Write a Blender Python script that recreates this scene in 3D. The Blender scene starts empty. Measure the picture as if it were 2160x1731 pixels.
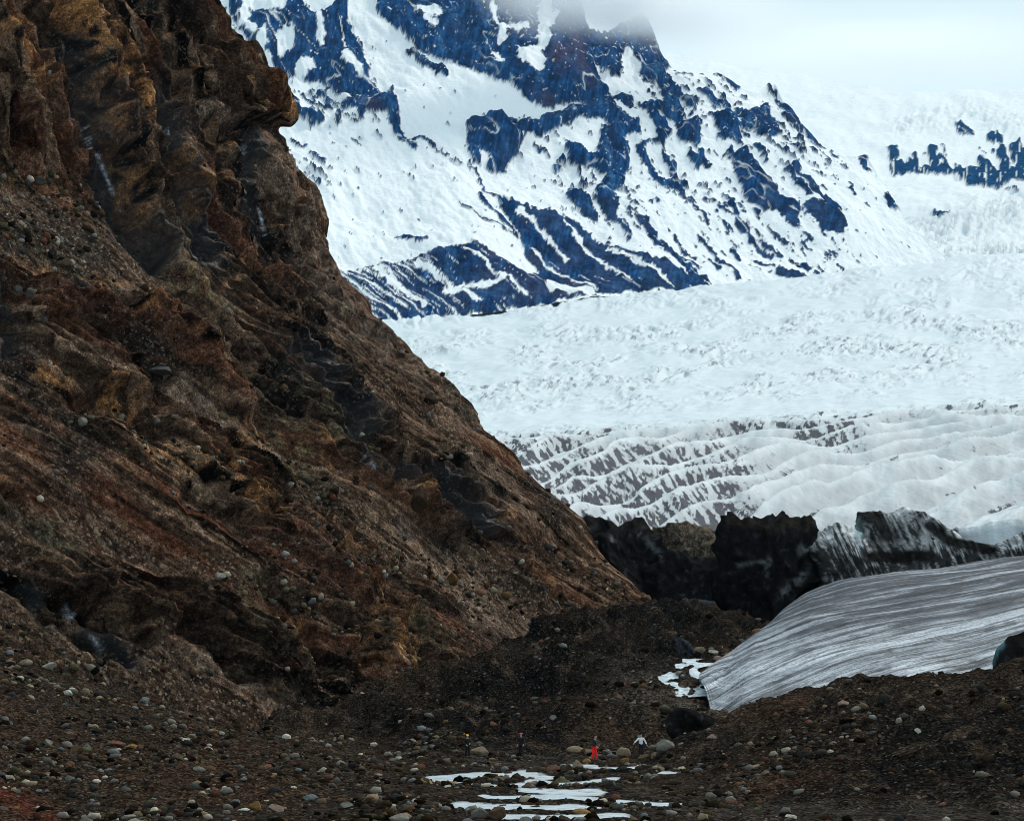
import bpy, math, random
import numpy as np
from mathutils import Vector

# ------------------------------------------------------------------ camera, sky, light, exposure
F = 4331.0          # focal length in photo pixels (photo 2160 wide)
CX, HR = 1080.0, 1345.0   # principal column, horizon row
CZ = 8.0            # eye height above the stream flats
scene = bpy.context.scene
cam_d = bpy.data.cameras.new('camera')
cam = bpy.data.objects.new('camera', cam_d)
scene.collection.objects.link(cam)
cam.location = (0, 0, CZ)
cam.rotation_euler = (math.radians(90), 0, 0)
cam_d.sensor_width = 36.0
cam_d.lens = 36.0 * F / 2160.0
cam_d.shift_y = (HR - 865.5) / 2160.0
cam_d.clip_start = 0.5
cam_d.clip_end = 20000.0
scene.camera = cam

SUN_EL, SUN_AZ = math.radians(45), math.radians(48)   # azimuth from +Y (view direction) towards +X
world = bpy.data.worlds.new('World')
scene.world = world
world.use_nodes = True
wn = world.node_tree.nodes; wl = world.node_tree.links
wn.clear()
sky = wn.new('ShaderNodeTexSky'); sky.sky_type = 'NISHITA'; sky.sun_disc = False
sky.sun_elevation = SUN_EL; sky.sun_rotation = SUN_AZ
sky.air_density = 1.0; sky.dust_density = 3.0
b1 = wn.new('ShaderNodeBackground'); b1.inputs['Strength'].default_value = 0.10
b2 = wn.new('ShaderNodeBackground'); b2.inputs['Color'].default_value = (0.71, 0.895, 0.975, 1)
b2.inputs['Strength'].default_value = 1.05        # even overcast cloud deck
mx = wn.new('ShaderNodeMixShader'); mx.inputs[0].default_value = 0.9
wo = wn.new('ShaderNodeOutputWorld')
wl.new(sky.outputs[0], b1.inputs['Color']); wl.new(b1.outputs[0], mx.inputs[1])
wl.new(b2.outputs[0], mx.inputs[2]); wl.new(mx.outputs[0], wo.inputs[0])

sun_d = bpy.data.lights.new('sun', 'SUN')
sun_d.energy = 2.5; sun_d.angle = math.radians(7); sun_d.color = (1.0, 0.94, 0.86)
sun = bpy.data.objects.new('sun', sun_d); scene.collection.objects.link(sun)
sv = Vector((math.sin(SUN_AZ)*math.cos(SUN_EL), math.cos(SUN_AZ)*math.cos(SUN_EL), math.sin(SUN_EL)))
sun.rotation_euler = sv.to_track_quat('Z', 'Y').to_euler()

scene.view_settings.view_transform = 'Standard'
scene.view_settings.look = 'None'
scene.view_settings.exposure = 0.0
scene.view_settings.gamma = 1.0
scene.view_settings.use_curve_mapping = False
scene.cycles.max_bounces = 18
scene.cycles.diffuse_bounces = 3
scene.cycles.volume_bounces = 18
scene.cycles.filter_width = 0.9
scene.cycles.use_denoising = True
scene.cycles.adaptive_threshold = 0.004

rng = np.random.default_rng(7)
random.seed(7)
COL = scene.collection

# ------------------------------------------------------------------ numeric helpers
_perm = np.random.default_rng(11).permutation(256).astype(np.int32)
_perm = np.concatenate([_perm, _perm, _perm])
_ang = np.random.default_rng(5).random(256)*2*np.pi
_g2 = np.stack([np.cos(_ang), np.sin(_ang)], 1).astype(np.float32)
_g3 = np.random.default_rng(6).normal(size=(256, 3)); _g3 /= np.linalg.norm(_g3, axis=1, keepdims=True)
_g3 = _g3.astype(np.float32)
def _fade(t): return t*t*t*(t*(t*6-15)+10)
def noise2(x, y, seed=0):
    x = np.asarray(x, np.float32)+seed*17.31; y = np.asarray(y, np.float32)+seed*7.77
    xi = np.floor(x).astype(np.int32); yi = np.floor(y).astype(np.int32)
    xf = x-xi; yf = y-yi; xi &= 255; yi &= 255
    u = _fade(xf); v = _fade(yf)
    def g(ix, iy, fx, fy):
        h = _perm[_perm[ix & 255]+(iy & 255)]
        q = _g2[h]; return q[..., 0]*fx+q[..., 1]*fy
    a = g(xi, yi, xf, yf); b = g(xi+1, yi, xf-1, yf)
    c = g(xi, yi+1, xf, yf-1); d = g(xi+1, yi+1, xf-1, yf-1)
    return 1.5*((a*(1-u)+b*u)*(1-v)+(c*(1-u)+d*u)*v)
def noise3(x, y, z, seed=0):
    x = np.asarray(x, np.float32)+seed*13.7; y = np.asarray(y, np.float32)+seed*5.3; z = np.asarray(z, np.float32)+seed*9.1
    xi = np.floor(x).astype(np.int32); yi = np.floor(y).astype(np.int32); zi = np.floor(z).astype(np.int32)
    xf = x-xi; yf = y-yi; zf = z-zi
    u = _fade(xf); v = _fade(yf); w = _fade(zf)
    out = 0
    for dx in (0, 1):
        for dy in (0, 1):
            pxy = _perm[_perm[(xi+dx) & 255]+((yi+dy) & 255)]
            for dz in (0, 1):
                q = _g3[_perm[pxy+((zi+dz) & 255)] & 255]
                wgt = (u if dx else 1-u)*(v if dy else 1-v)*(w if dz else 1-w)
                out = out+wgt*(q[..., 0]*(xf-dx)+q[..., 1]*(yf-dy)+q[..., 2]*(zf-dz))
    return 1.6*out
def fbm2(x, y, o=4, seed=0, gain=0.5):
    s = 0; a = 1; f = 1
    for k in range(o):
        s = s+a*noise2(x*f, y*f, seed+k*3); a *= gain; f *= 2.03
    return s
def ridge2(x, y, o=4, seed=0, gain=0.5):
    s = 0; a = 1; f = 1
    for k in range(o):
        s = s+a*(1-2*np.abs(noise2(x*f, y*f, seed+k*3))); a *= gain; f *= 2.03
    return s
def fbm3(x, y, z, o=4, seed=0, gain=0.5):
    s = 0; a = 1; f = 1
    for k in range(o):
        s = s+a*noise3(x*f, y*f, z*f, seed+k*3); a *= gain; f *= 2.03
    return s
def sm(a, b, x):
    t = np.clip((x-a)/(b-a), 0, 1); return t*t*(3-2*t)
def segd(px, py, x0, y0, x1, y1):
    dx, dy = x1-x0, y1-y0; L = dx*dx+dy*dy+1e-9
    t = np.clip(((px-x0)*dx+(py-y0)*dy)/L, 0, 1)
    return np.hypot(px-x0-t*dx, py-y0-t*dy)
def strokes(px, py, lst, soft=2.0):
    out = np.zeros_like(px)
    for s in lst:
        pts, w = s[:-1], s[-1]
        d = None
        for i in range(0, len(pts)-2, 2):
            q = segd(px, py, pts[i], pts[i+1], pts[i+2], pts[i+3])
            d = q if d is None else np.minimum(d, q)
        out = np.maximum(out, np.exp(-(d/w)**2*soft/2))
    return out
def sdpoly(px, py, pts):
    n = len(pts); d = np.full(px.shape, 1e9, np.float32); ins = np.zeros(px.shape, bool)
    for i in range(n):
        x0, y0 = pts[i]; x1, y1 = pts[(i+1) % n]
        d = np.minimum(d, segd(px, py, x0, y0, x1, y1))
        if y0 != y1:
            c = ((y0 > py) != (y1 > py)) & (px < (x1-x0)*(py-y0)/(y1-y0)+x0)
            ins ^= c
    return np.where(ins, d, -d)        # positive inside
def P2(flat): return [(flat[i], flat[i+1]) for i in range(0, len(flat), 2)]
def proj(P):
    Y = np.maximum(P[..., 1], 1.0)
    return CX+P[..., 0]/Y*F, HR-(P[..., 2]-CZ)/Y*F
def unproj(px, row, Y): return np.array([(px-CX)/F*Y, Y, CZ+(HR-row)/F*Y])
def mixc(a, b, m): return a*(1-m[..., None])+np.asarray(b, np.float32)*m[..., None]

# ------------------------------------------------------------------ object helpers
def tag(o, label=None, cat=None, group=None, kind=None):
    if label: o['label'] = label
    if cat: o['category'] = cat
    if group: o['group'] = group
    if kind: o['kind'] = kind
    return o
def mesh_from(name, V, Fq, mat, attrs=None, smooth=True, parent=None):
    me = bpy.data.meshes.new(name)
    V = np.ascontiguousarray(V, np.float32); Fq = np.ascontiguousarray(Fq, np.int32)
    k = Fq.shape[1]; n = len(Fq)
    me.vertices.add(len(V)); me.vertices.foreach_set('co', V.ravel())
    me.loops.add(n*k); me.loops.foreach_set('vertex_index', Fq.ravel())
    me.polygons.add(n); me.polygons.foreach_set('loop_start', np.arange(0, n*k, k, dtype=np.int32))
    if smooth: me.polygons.foreach_set('use_smooth', np.ones(n, bool))
    for an, a in (attrs or {}).items():
        a = np.asarray(a, np.float32)
        if a.ndim == 2:
            at = me.attributes.new(an, 'FLOAT_COLOR', 'POINT')
            at.data.foreach_set('color', np.concatenate([np.clip(a, 0, 1), np.ones((len(a), 1), np.float32)], 1).ravel())
        else:
            at = me.attributes.new(an, 'FLOAT', 'POINT'); at.data.foreach_set('value', a.ravel())
    me.update(calc_edges=True)
    if mat: me.materials.append(mat)
    o = bpy.data.objects.new(name, me); COL.objects.link(o)
    if parent: o.parent = parent
    return o
def grid_obj(name, P, mat, attrs=None, smooth=True, flip=False, parent=None):
    nr, nc = P.shape[:2]
    i = np.arange(nr*nc).reshape(nr, nc)
    q = np.stack([i[:-1, :-1], i[:-1, 1:], i[1:, 1:], i[1:, :-1]], -1).reshape(-1, 4)
    if flip: q = q[:, ::-1]
    at = {k: (v.reshape(-1, 3) if v.ndim == 3 else v.reshape(-1)) for k, v in (attrs or {}).items()}
    return mesh_from(name, P.reshape(-1, 3), q, mat, at, smooth, parent)
def grid_normals(P):
    du = np.gradient(P, axis=1); dv = np.gradient(P, axis=0)
    n = np.cross(du, dv); n /= np.linalg.norm(n, axis=-1, keepdims=True)+1e-9
    return n

# ------------------------------------------------------------------ materials
class NT:
    def __init__(s, name):
        s.m = bpy.data.materials.new(name); s.m.use_nodes = True
        s.n = s.m.node_tree.nodes; s.l = s.m.node_tree.links
        s.p = s.n['Principled BSDF']; s.out = s.n['Material Output']
        s.tc = s.n.new('ShaderNodeTexCoord')
    def attr(s, name): a = s.n.new('ShaderNodeAttribute'); a.attribute_name = name; return a
    def map(s, scale=(1, 1, 1), rot=(0, 0, 0), src=None):
        m = s.n.new('ShaderNodeMapping'); m.inputs['Scale'].default_value = scale; m.inputs['Rotation'].default_value = rot
        s.l.new(src or s.tc.outputs['Object'], m.inputs['Vector']); return m.outputs[0]
    def noise(s, scale, detail=4, rough=0.6, vec=None):
        t = s.n.new('ShaderNodeTexNoise'); t.inputs['Scale'].default_value = scale
        t.inputs['Detail'].default_value = detail; t.inputs['Roughness'].default_value = rough
        s.l.new(vec or s.tc.outputs['Object'], t.inputs['Vector']); return t.outputs['Fac']
    def voro(s, scale, vec=None, feature='F1', out='Color'):
        t = s.n.new('ShaderNodeTexVoronoi'); t.inputs['Scale'].default_value = scale; t.feature = feature
        s.l.new(vec or s.tc.outputs['Object'], t.inputs['Vector']); return t.outputs[out]
    def ramp(s, fac, stops):
        r = s.n.new('ShaderNodeValToRGB'); e = r.color_ramp.elements
        while len(e) < len(stops): e.new(0.5)
        for k, (p, c) in enumerate(stops):
            e[k].position = p; e[k].color = (c, c, c, 1) if not isinstance(c, tuple) else c+(1,)
        s.l.new(fac, r.inputs[0]); return r.outputs[0]
    def mix(s, a, b, fac=1.0, mode='MULTIPLY'):
        m = s.n.new('ShaderNodeMix'); m.data_type = 'RGBA'; m.blend_type = mode
        for sock, v in ((m.inputs[0], fac), (m.inputs[6], a), (m.inputs[7], b)):
            if isinstance(v, (int, float)): sock.default_value = v
            elif isinstance(v, tuple): sock.default_value = v+(1,)
            else: s.l.new(v, sock)
        return m.outputs[2]
    def math(s, op, a, b=0.0, clamp=False):
        m = s.n.new('ShaderNodeMath'); m.operation = op; m.use_clamp = clamp
        for sock, v in ((m.inputs[0], a), (m.inputs[1], b)):
            if isinstance(v, (int, float)): sock.default_value = v
            else: s.l.new(v, sock)
        return m.outputs[0]
    def bump(s, h, strength, dist, normal=None):
        b = s.n.new('ShaderNodeBump'); b.inputs['Strength'].default_value = strength; b.inputs['Distance'].default_value = dist
        s.l.new(h, b.inputs['Height'])
        if normal: s.l.new(normal, b.inputs['Normal'])
        return b.outputs[0]
    def set(s, **kw):
        names = dict(color='Base Color', rough='Roughness', normal='Normal', spec='Specular IOR Level', emit='Emission Color')
        for k, v in kw.items():
            sock = s.p.inputs[names[k]]
            if isinstance(v, (int, float)): sock.default_value = v
            elif isinstance(v, tuple): sock.default_value = v+(1,)
            else: s.l.new(v, sock)
        return s.m

def rock_mat():
    t = NT('weathered_rock_and_scree')
    c = t.attr('Col').outputs['Color']
    n1 = t.ramp(t.noise(1.5, 7, 0.78), [(0.34, 0.14), (0.52, 0.85), (0.68, 2.4)])
    c = t.mix(c, n1)
    n2 = t.ramp(t.noise(7.0, 4, 0.75), [(0.34, 0.25), (0.53, 0.9), (0.72, 2.4)])
    c = t.mix(c, n2)
    # scattered pale stones, colour of single cells
    vc = t.voro(4.5); sep = t.n.new('ShaderNodeSeparateColor'); t.l.new(vc, sep.inputs[0])
    sp = t.ramp(sep.outputs[0], [(0.86, 0.0), (0.90, 1.0)])
    stone = t.mix((0.24, 0.18, 0.125), t.ramp(sep.outputs[2], [(0.0, 0.35), (1.0, 1.3)]))
    st = t.attr('stony').outputs['Fac']
    c = t.mix(c, stone, t.math('MULTIPLY', t.math('MULTIPLY', sp, 0.8), st, True), 'MIX')
    h = t.math('ADD', t.noise(2.2, 8, 0.7), t.math('MULTIPLY', t.noise(8.0, 4, 0.7), 0.35))
    wet = t.attr('wet').outputs['Fac']
    r = t.math('SUBTRACT', 0.95, t.math('MULTIPLY', wet, 0.62))
    sp_ = t.math('MULTIPLY', wet, 0.35)
    return t.set(color=c, rough=r, spec=sp_, normal=t.bump(h, 0.9, 0.4))
def gravel_mat():
    t = NT('dark_moraine_gravel')
    c = t.attr('Col').outputs['Color']
    n1 = t.ramp(t.noise(0.9, 6, 0.7), [(0.30, 0.45), (0.5, 0.95), (0.7, 1.6)])
    c = t.mix(c, n1)
    vc = t.voro(6.5); sep = t.n.new('ShaderNodeSeparateColor'); t.l.new(vc, sep.inputs[0])
    c = t.mix(c, t.ramp(sep.outputs[1], [(0.0, 0.35), (0.6, 0.9), (1.0, 2.2)]))
    sp = t.ramp(sep.outputs[0], [(0.93, 0.0), (0.97, 1.0)])
    c = t.mix(c, t.mix((0.12, 0.10, 0.08), t.ramp(sep.outputs[2], [(0.0, 0.2), (1.0, 1.2)])), t.math('MULTIPLY', sp, 0.7), 'MIX')
    h = t.math('ADD', t.voro(6.5, out='Distance'), t.math('MULTIPLY', t.noise(3.0, 6, 0.7), 1.2))
    return t.set(color=c, rough=0.95, spec=0.0, normal=t.bump(h, 0.9, 0.25))
def ice_mat(name, scale=1.0, rough=0.75):
    t = NT(name)
    c = t.attr('Col').outputs['Color']
    n1 = t.ramp(t.noise(0.5*scale, 6, 0.65), [(0.3, 0.86), (0.6, 1.0)])
    c = t.mix(c, n1)
    dn = t.math('SUBTRACT', t.math('ADD', t.math('MULTIPLY', t.attr('dirt').outputs['Fac'], 0.75), t.noise(3.0*scale, 9, 0.78)), 0.72)
    c = t.mix(c, (0.012, 0.019, 0.034), t.math('MULTIPLY', dn, 4.2, True), 'MIX')
    h = t.noise(0.35*scale, 8, 0.62)
    return t.set(color=c, rough=rough, spec=0.25, normal=t.bump(h, 0.35, 1.0/scale))
def mountain_mat():
    t = NT('snow_and_basalt')
    c = t.attr('Col').outputs['Color']
    rk = t.attr('rock').outputs['Fac']
    n = t.noise(0.05, 8, 0.7, vec=t.map((1, 1, 0.35)))
    c2 = t.mix(c, t.ramp(n, [(0.32, 0.35), (0.52, 1.0), (0.7, 1.8)]))
    c = t.mix(c, c2, rk, 'MIX')
    h = t.math('ADD', t.noise(0.04, 8, 0.7), t.math('MULTIPLY', t.math('MULTIPLY', t.noise(0.018, 6, 0.75, vec=t.map((1, 1, 0.5))), rk), 5.0))
    return t.set(color=c, rough=0.95, spec=0.0, normal=t.bump(h, 0.6, 12.0))
def sheet_mat():
    t = NT('striped_glacier_ice')
    c = t.attr('Col').outputs['Color']
    uv = t.attr('flow').outputs['Vector']
    s1 = t.noise(1.0, 3, 0.55, vec=t.map((11, 125, 1), src=uv))
    s2 = t.noise(1.0, 5, 0.7, vec=t.map((60, 430, 1), src=uv))
    d = t.ramp(t.math('ADD', t.math('MULTIPLY', s1, 0.55), t.math('MULTIPLY', s2, 0.45)), [(0.41, 0.16), (0.48, 0.6), (0.54, 1.2)])
    c = t.mix(c, d)
    gg = t.ramp(t.noise(4.0, 8, 0.82), [(0.38, 0.12), (0.50, 1.05)])
    c = t.mix(c, gg, 0.85)
    h = t.math('ADD', s1, t.math('MULTIPLY', t.noise(3, 5, 0.7), 0.5))
    return t.set(color=c, rough=0.6, spec=0.12, normal=t.bump(h, 0.5, 0.35))
def black_ice_mat():
    t = NT('debris_coated_ice')
    c = t.attr('Col').outputs['Color']
    c = t.mix(c, t.ramp(t.noise(0.8, 7, 0.7), [(0.35, 0.4), (0.55, 1.0), (0.72, 1.9)]))
    sp = t.ramp(t.noise(5.0, 4, 0.7), [(0.66, 0.0), (0.72, 1.0)])
    c = t.mix(c, (0.12, 0.115, 0.11), t.math('MULTIPLY', sp, 0.10), 'MIX')
    h = t.noise(1.4, 8, 0.65)
    return t.set(color=c, rough=0.8, spec=0.0, normal=t.bump(h, 0.7, 0.5))
def water_mat():
    t = NT('milky_meltwater')
    v = t.map((1.0, 2.6, 1))
    c = t.ramp(t.noise(1.1, 6, 0.7, vec=v), [(0.34, (0.16, 0.19, 0.21)), (0.46, (0.48, 0.54, 0.57)), (0.62, (0.66, 0.73, 0.78))])
    dp = t.ramp(t.attr('depth').outputs['Fac'], [(0.0, 0.0), (0.10, 1.0)])
    c = t.mix((0.035, 0.03, 0.026), c, dp, 'MIX')
    h = t.noise(2.5, 6, 0.7, vec=v)
    return t.set(color=c, rough=0.25, spec=0.5, normal=t.bump(h, 0.6, 0.15))
def stone_mat():
    t = NT('river_stone')
    c = t.attr('Col').outputs['Color']
    info = t.n.new('ShaderNodeObjectInfo')
    c = t.mix(info.outputs['Color'], t.ramp(t.noise(3.0, 6, 0.75), [(0.3, 0.5), (0.5, 1.0), (0.7, 1.4)]))
    h = t.noise(4.0, 6, 0.7)
    return t.set(color=c, rough=0.95, spec=0.02, normal=t.bump(h, 0.5, 0.1))
def pebble_mat():
    t = NT('small_stones')
    c = t.attr('Col').outputs['Color']
    c = t.mix(c, t.ramp(t.noise(8.0, 3, 0.7), [(0.3, 0.65), (0.6, 1.2)]))
    return t.set(color=c, rough=0.95, spec=0.0)
def plain(name, col, rough=0.85):
    t = NT(name)
    c = t.mix(col, t.ramp(t.noise(14, 4, 0.6), [(0.3, 0.75), (0.7, 1.15)]))
    return t.set(color=c, rough=rough, spec=0.25)
M_ROCK, M_GRAVEL, M_STONE, M_PEB = rock_mat(), gravel_mat(), stone_mat(), pebble_mat()
M_GLAC = ice_mat('glacier_ice', 0.25); M_SHEET = sheet_mat(); M_BICE = black_ice_mat()
M_MTN = mountain_mat(); M_WATER = water_mat()

# ------------------------------------------------------------------ far mountain
def build_mountain():
    nc, nr = 760, 312
    u = np.linspace(330, 2010, nc)
    skx = [300, 1100, 1230, 1330, 1375, 1398, 1420, 1470, 1510, 1550, 1600, 1622, 1636, 1655, 1690, 1735, 1780, 1830, 1885, 1905, 2010]
    sky_ = [-170, -150, -60, 0, 60, 120, 150, 160, 156, 178, 192, 172, 170, 215, 257, 312, 325, 330, 425, 470, 560]
    top = np.interp(u, skx, sky_)
    base = np.interp(u, [300, 800, 1100, 1500, 1700, 2010], [700, 680, 662, 635, 615, 590])
    v = np.linspace(0, 1, nr)
    row = base[None, :]+(top-base)[None, :]*v[:, None]
    px = np.repeat(u[None, :], nr, 0)
    Yb = np.interp(u, [300, 1000, 1500, 2010], [2250, 2300, 2560, 2900])
    Y = Yb[None, :]+(base[None, :]-row)*2.0
    # wandering edges
    wx = px+8*fbm2(px/45, row/45, 4, 1)+3*ridge2(px/15, row/15, 3, 2)
    wy = row+8*fbm2(px/45, row/45, 4, 21)+3*ridge2(px/15, row/15, 3, 22)
    polys = [
     [478,0, 530,-20, 640,-20, 650,30, 668,48, 700,34, 738,8, 748,70, 772,112, 782,150, 806,192, 830,200, 838,252, 858,300, 840,295, 815,255, 790,252, 760,232, 738,238, 712,196, 690,168, 655,160, 610,150, 575,135, 540,110, 500,70],
     [800,-40, 1130,-60, 1200,-60, 1240,60, 1262,140, 1287,208, 1240,222, 1165,238, 1108,222, 1060,190, 1002,152, 950,132, 880,105, 850,72, 822,55, 795,30],
     [1225,75, 1290,60, 1375,40, 1398,112, 1402,128, 1390,182, 1350,168, 1340,112, 1318,112, 1312,162, 1282,172, 1258,130],
     [985,252, 1040,250, 1076,256, 1110,262, 1190,246, 1250,214, 1335,212, 1352,292, 1300,302, 1270,268, 1195,282, 1140,298, 1112,292, 1096,316, 1084,320, 1075,352, 1030,342, 1000,332, 985,300],
     [1266,282, 1322,270, 1332,330, 1322,392, 1300,402, 1312,474, 1276,450, 1262,402, 1282,362, 1200,342, 1208,318, 1262,330],
     [1200,388, 1240,398, 1268,458, 1232,446, 1198,420],
     [1428,275, 1470,262, 1482,300, 1470,322, 1436,312],
     [1555,238, 1602,240, 1622,212, 1648,292, 1600,306, 1562,272],
     [1500,255, 1540,240, 1572,262, 1560,318, 1510,306],
     [1548,330, 1580,322, 1600,360, 1640,420, 1690,455, 1690,490, 1640,462, 1590,440, 1560,390],
     [1690,455, 1740,452, 1784,490, 1776,512, 1730,500],
     [1050,398, 1100,430, 1200,452, 1282,505, 1380,552, 1432,578, 1505,608, 1470,626, 1350,632, 1200,655, 1096,610, 1135,566, 1090,480],
     [700,558, 850,550, 950,540, 1008,533, 1062,558, 1130,600, 1210,650, 1100,664, 950,672, 790,690, 770,640],
    ]
    sd = np.full(px.shape, -1e3, np.float32)
    for p in polys: sd = np.maximum(sd, sdpoly(wx, wy, P2(p)))
    st = [  # extra rock ribs: points..., half width
     (585,190, 672,262, 13), (672,180, 694,186, 9), (750,180, 772,250, 12), (828,190, 848,272, 8), (845,270, 876,312, 7),
     (868,112, 942,160, 12), (690,178, 700,230, 7), (640,190, 690,225, 6),
     (1352,310, 1372,345, 1398,385, 1428,372, 7), (1355,305, 1400,310, 1430,370, 6), (1395,380, 1425,388, 9),
     (1410,190, 1462,232, 12), (1405,125, 1400,190, 1410,240, 12), (1360,150, 1395,180, 13), (1425,225, 1440,290, 11), (1480,205, 1540,235, 7), (1360,230, 1420,260, 15), (1375,255, 1405,300, 12), (1515,160, 1556,186, 8),
     (1625,172, 1650,216, 5), (1652,228, 1692,272, 9), (1660,250, 1680,275, 8), (1702,262, 1736,316, 8), (1480,330, 1500,350, 8), (1455,335, 1480,350, 8),
     (1535,330, 1556,350, 8), (1600,325, 1622,355, 6), (1590,392, 1612,440, 14), (1670,372, 1776,492, 10), (1660,380, 1700,440, 9),
     (1430,395, 1450,420, 8), (1450,420, 1500,470, 4), (1545,440, 1570,480, 11), (1575,470, 1600,500, 5), (1655,572, 1692,580, 11), (1548,512, 1562,535, 8), (1700,555, 1718,565, 7),
     (1605,510, 1630,528, 6), (1480,500, 1560,580, 6), (1618,500, 1650,535, 4), (1500,540, 1520,560, 5), (1600,545, 1640,560, 5),
     (1822,312, 1834,362, 7), (1872,428, 1884,450, 8), (1790,405, 1800,425, 4), (1760,320, 1768,340, 3),
     (1205,460, 1300,540, 14), (1345,465, 1400,520, 1488,600, 11), (1290,440, 1330,500, 8), (1420,520, 1480,570, 4), (1430,500, 1470,545, 5),
     (840,495, 900,520, 4), (660,330, 690,345, 4), (615,298, 650,308, 5), (1130,310, 1160,330, 3),
     (1015,400, 1060,455, 1090,500, 7), (990,330, 1020,372, 1060,410, 3), (870,290, 980,340, 2.5), (970,430, 1080,500, 3),
    ]
    wob = 0.8+0.5*noise2(px/23, row/23, 33)
    for s in st:
        q = None
        for i in range(0, len(s)-3, 2):
            d = segd(wx, wy, s[i], s[i+1], s[i+2], s[i+3]); q = d if q is None else np.minimum(q, d)
        sd = np.maximum(sd, s[-1]*wob-q)
    # fields of small outcrops
    rough_zone = np.clip(strokes(px, row, [(1400,190,1720,330,60), (1440,400,1760,560,60), (1180,330,1330,440,60), (600,330,680,400,30), (620,230,780,250,40), (560,40,720,180,70)]), 0, 1)
    ca, sa = math.cos(math.radians(38)), math.sin(math.radians(38))
    rx, ry = px*ca+row*sa, -px*sa+row*ca
    speck = fbm2(rx/30, ry/10, 4, 40, 0.6)
    sd = np.maximum(sd, (speck-0.78+0.40*rough_zone)*16-4*(1-rough_zone))
    # snow held inside the rock
    snow_poly = [[1080,118, 1140,112, 1148,150, 1132,182, 1096,152], [540,92, 566,78, 572,100, 548,122], [586,84, 616,76, 626,100, 596,118],
                 [622,142, 660,122, 668,140, 632,160], [1068,255, 1075,258, 1070,262, 1062,260], [1018,318,1034,322,1026,340,1014,338]]
    sn = np.full(px.shape, -1e3, np.float32)
    for p in snow_poly: sn = np.maximum(sn, sdpoly(wx, wy, P2(p)))
    for s in [(675,30,681,95,4), (725,60,733,100,2), (1150,20,1148,110,10), (1172,40,1150,120,5), (1045,10,1062,92,5), (1060,60,1110,72,5), (890,20,930,40,7), (905,45,915,60,7), (735,115,760,150,6),
              (510,60,540,75,8), (540,20,600,30,10), (520,15,515,60,8), (556,120,590,148,8), (700,190,740,205,6), (1300,240,1340,262,4), (1040,130,1055,150,6), (860,110,930,150,0.1), (1330,112,1355,170,6), (1262,150,1300,180,5),
              (1100,440,1200,530,3), (1190,470,1330,600,3), (1290,520,1400,600,2.5), (1130,520,1260,630,2.5), (1330,560,1420,615,2.5), (985,545,1110,640,3), (880,560,1010,650,4), (800,565,900,650,5), (1160,612,1240,640,9), (1060,610,940,622,5)]:
        sn = np.maximum(sn, s[-1]*(0.7+0.9*np.clip(wob, 0, 2))-segd(wx, wy, *s[:4]))
    # streaks of snow down the scree, icing on rock ledges
    str_ = fbm2(rx/90, ry/6.5, 4, 60, 0.6)
    scree = np.clip(sm(380, 470, row)*1.0, 0, 1)
    left = 1-sm(720, 1150, px)
    icing = fbm2(px/20, row/9, 4, 70, 0.62)
    brk = np.where(scree > 0.5, (str_-0.86+0.86*left*sm(520, 560, row))*14, (icing+0.55*noise2(px/50, row/50, 75)-1.12)*14)
    thin = ridge2(px/34+0.5*noise2(px/20, row/20, 72), row/13+0.012*px, 3, 73, 0.6)
    thin2 = ridge2(px/9, row/46, 3, 74, 0.6)
    gm = noise2(px/70, row/60, 76)
    g1 = 0.004+0.03*noise2(px/40, row/30, 84)-np.abs(noise2(px/34+row/130+0.12*noise2(px/14, row/14, 85), row/110, 78)); g2 = 0.035-np.abs(noise2(rx/110, ry/26+0.15*noise2(px/16, row/16, 79), 81))
    gul = np.where(scree > 0.5, -1.0, (g2+0.05*gm-0.03)*22)
    sn = np.maximum(sn, gul)
    ledge = np.where(scree > 0.5, -1.0, np.maximum((thin-1.80)*9, (thin2-1.84)*9))
    sn = np.maximum(np.maximum(sn, brk), ledge)
    rock = sm(-0.8, 0.8, np.minimum(sd, -sn))
    body = sm(-6, 14, sd)
    P = np.empty(px.shape+(3,), np.float32)
    P[..., 0] = (px-CX)/F*Y; P[..., 1] = Y; P[..., 2] = CZ+(HR-row)/F*Y
    n = grid_normals(P)
    if n[nr//2, nc//2, 1] > 0: n = -n
    X, Z = P[..., 0], P[..., 2]
    disp = 5*body*(1-scree*0.7)+body*(1-0.7*scree)*(5*ridge2(X/60+Z*0.002, Z/150, 3, 80)+2*ridge2(X/17, Z/34, 2, 90))
    disp += 22*fbm2(X/260, Z/260, 3, 100)+2.5*fbm2(rx/40, ry/20, 3, 110)+rock*1.2*noise2(px/4, row/4, 120)
    edge = np.minimum(sm(0, 0.03, 1-v), 1)[:, None]
    P += n*(disp*(0.35+0.65*edge))[..., None]
    # back side so that the crest has thickness
    back = []
    for k, (dy, dz) in enumerate(((35, -14), (160, -90), (420, -260))):
        b = P[-1].copy(); b[:, 1] += dy; b[:, 0] *= b[:, 1]/P[-1][:, 1]; b[:, 2] += dz; back.append(b)
    P = np.concatenate([P, np.stack(back)], 0)
    snowc = np.empty(px.shape+(3,), np.float32); snowc[:] = (0.82, 0.85, 0.87)
    rc = np.empty_like(snowc); rc[:] = (0.004, 0.046, 0.152)  # blue of the distance haze painted into the rock colour
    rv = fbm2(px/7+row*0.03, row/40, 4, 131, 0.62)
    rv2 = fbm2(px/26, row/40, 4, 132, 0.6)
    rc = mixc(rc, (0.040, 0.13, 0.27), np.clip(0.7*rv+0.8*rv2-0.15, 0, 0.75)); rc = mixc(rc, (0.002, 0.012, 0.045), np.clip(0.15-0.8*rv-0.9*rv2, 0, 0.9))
    tn = fbm2(px/60, row/60, 3, 130)
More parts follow.
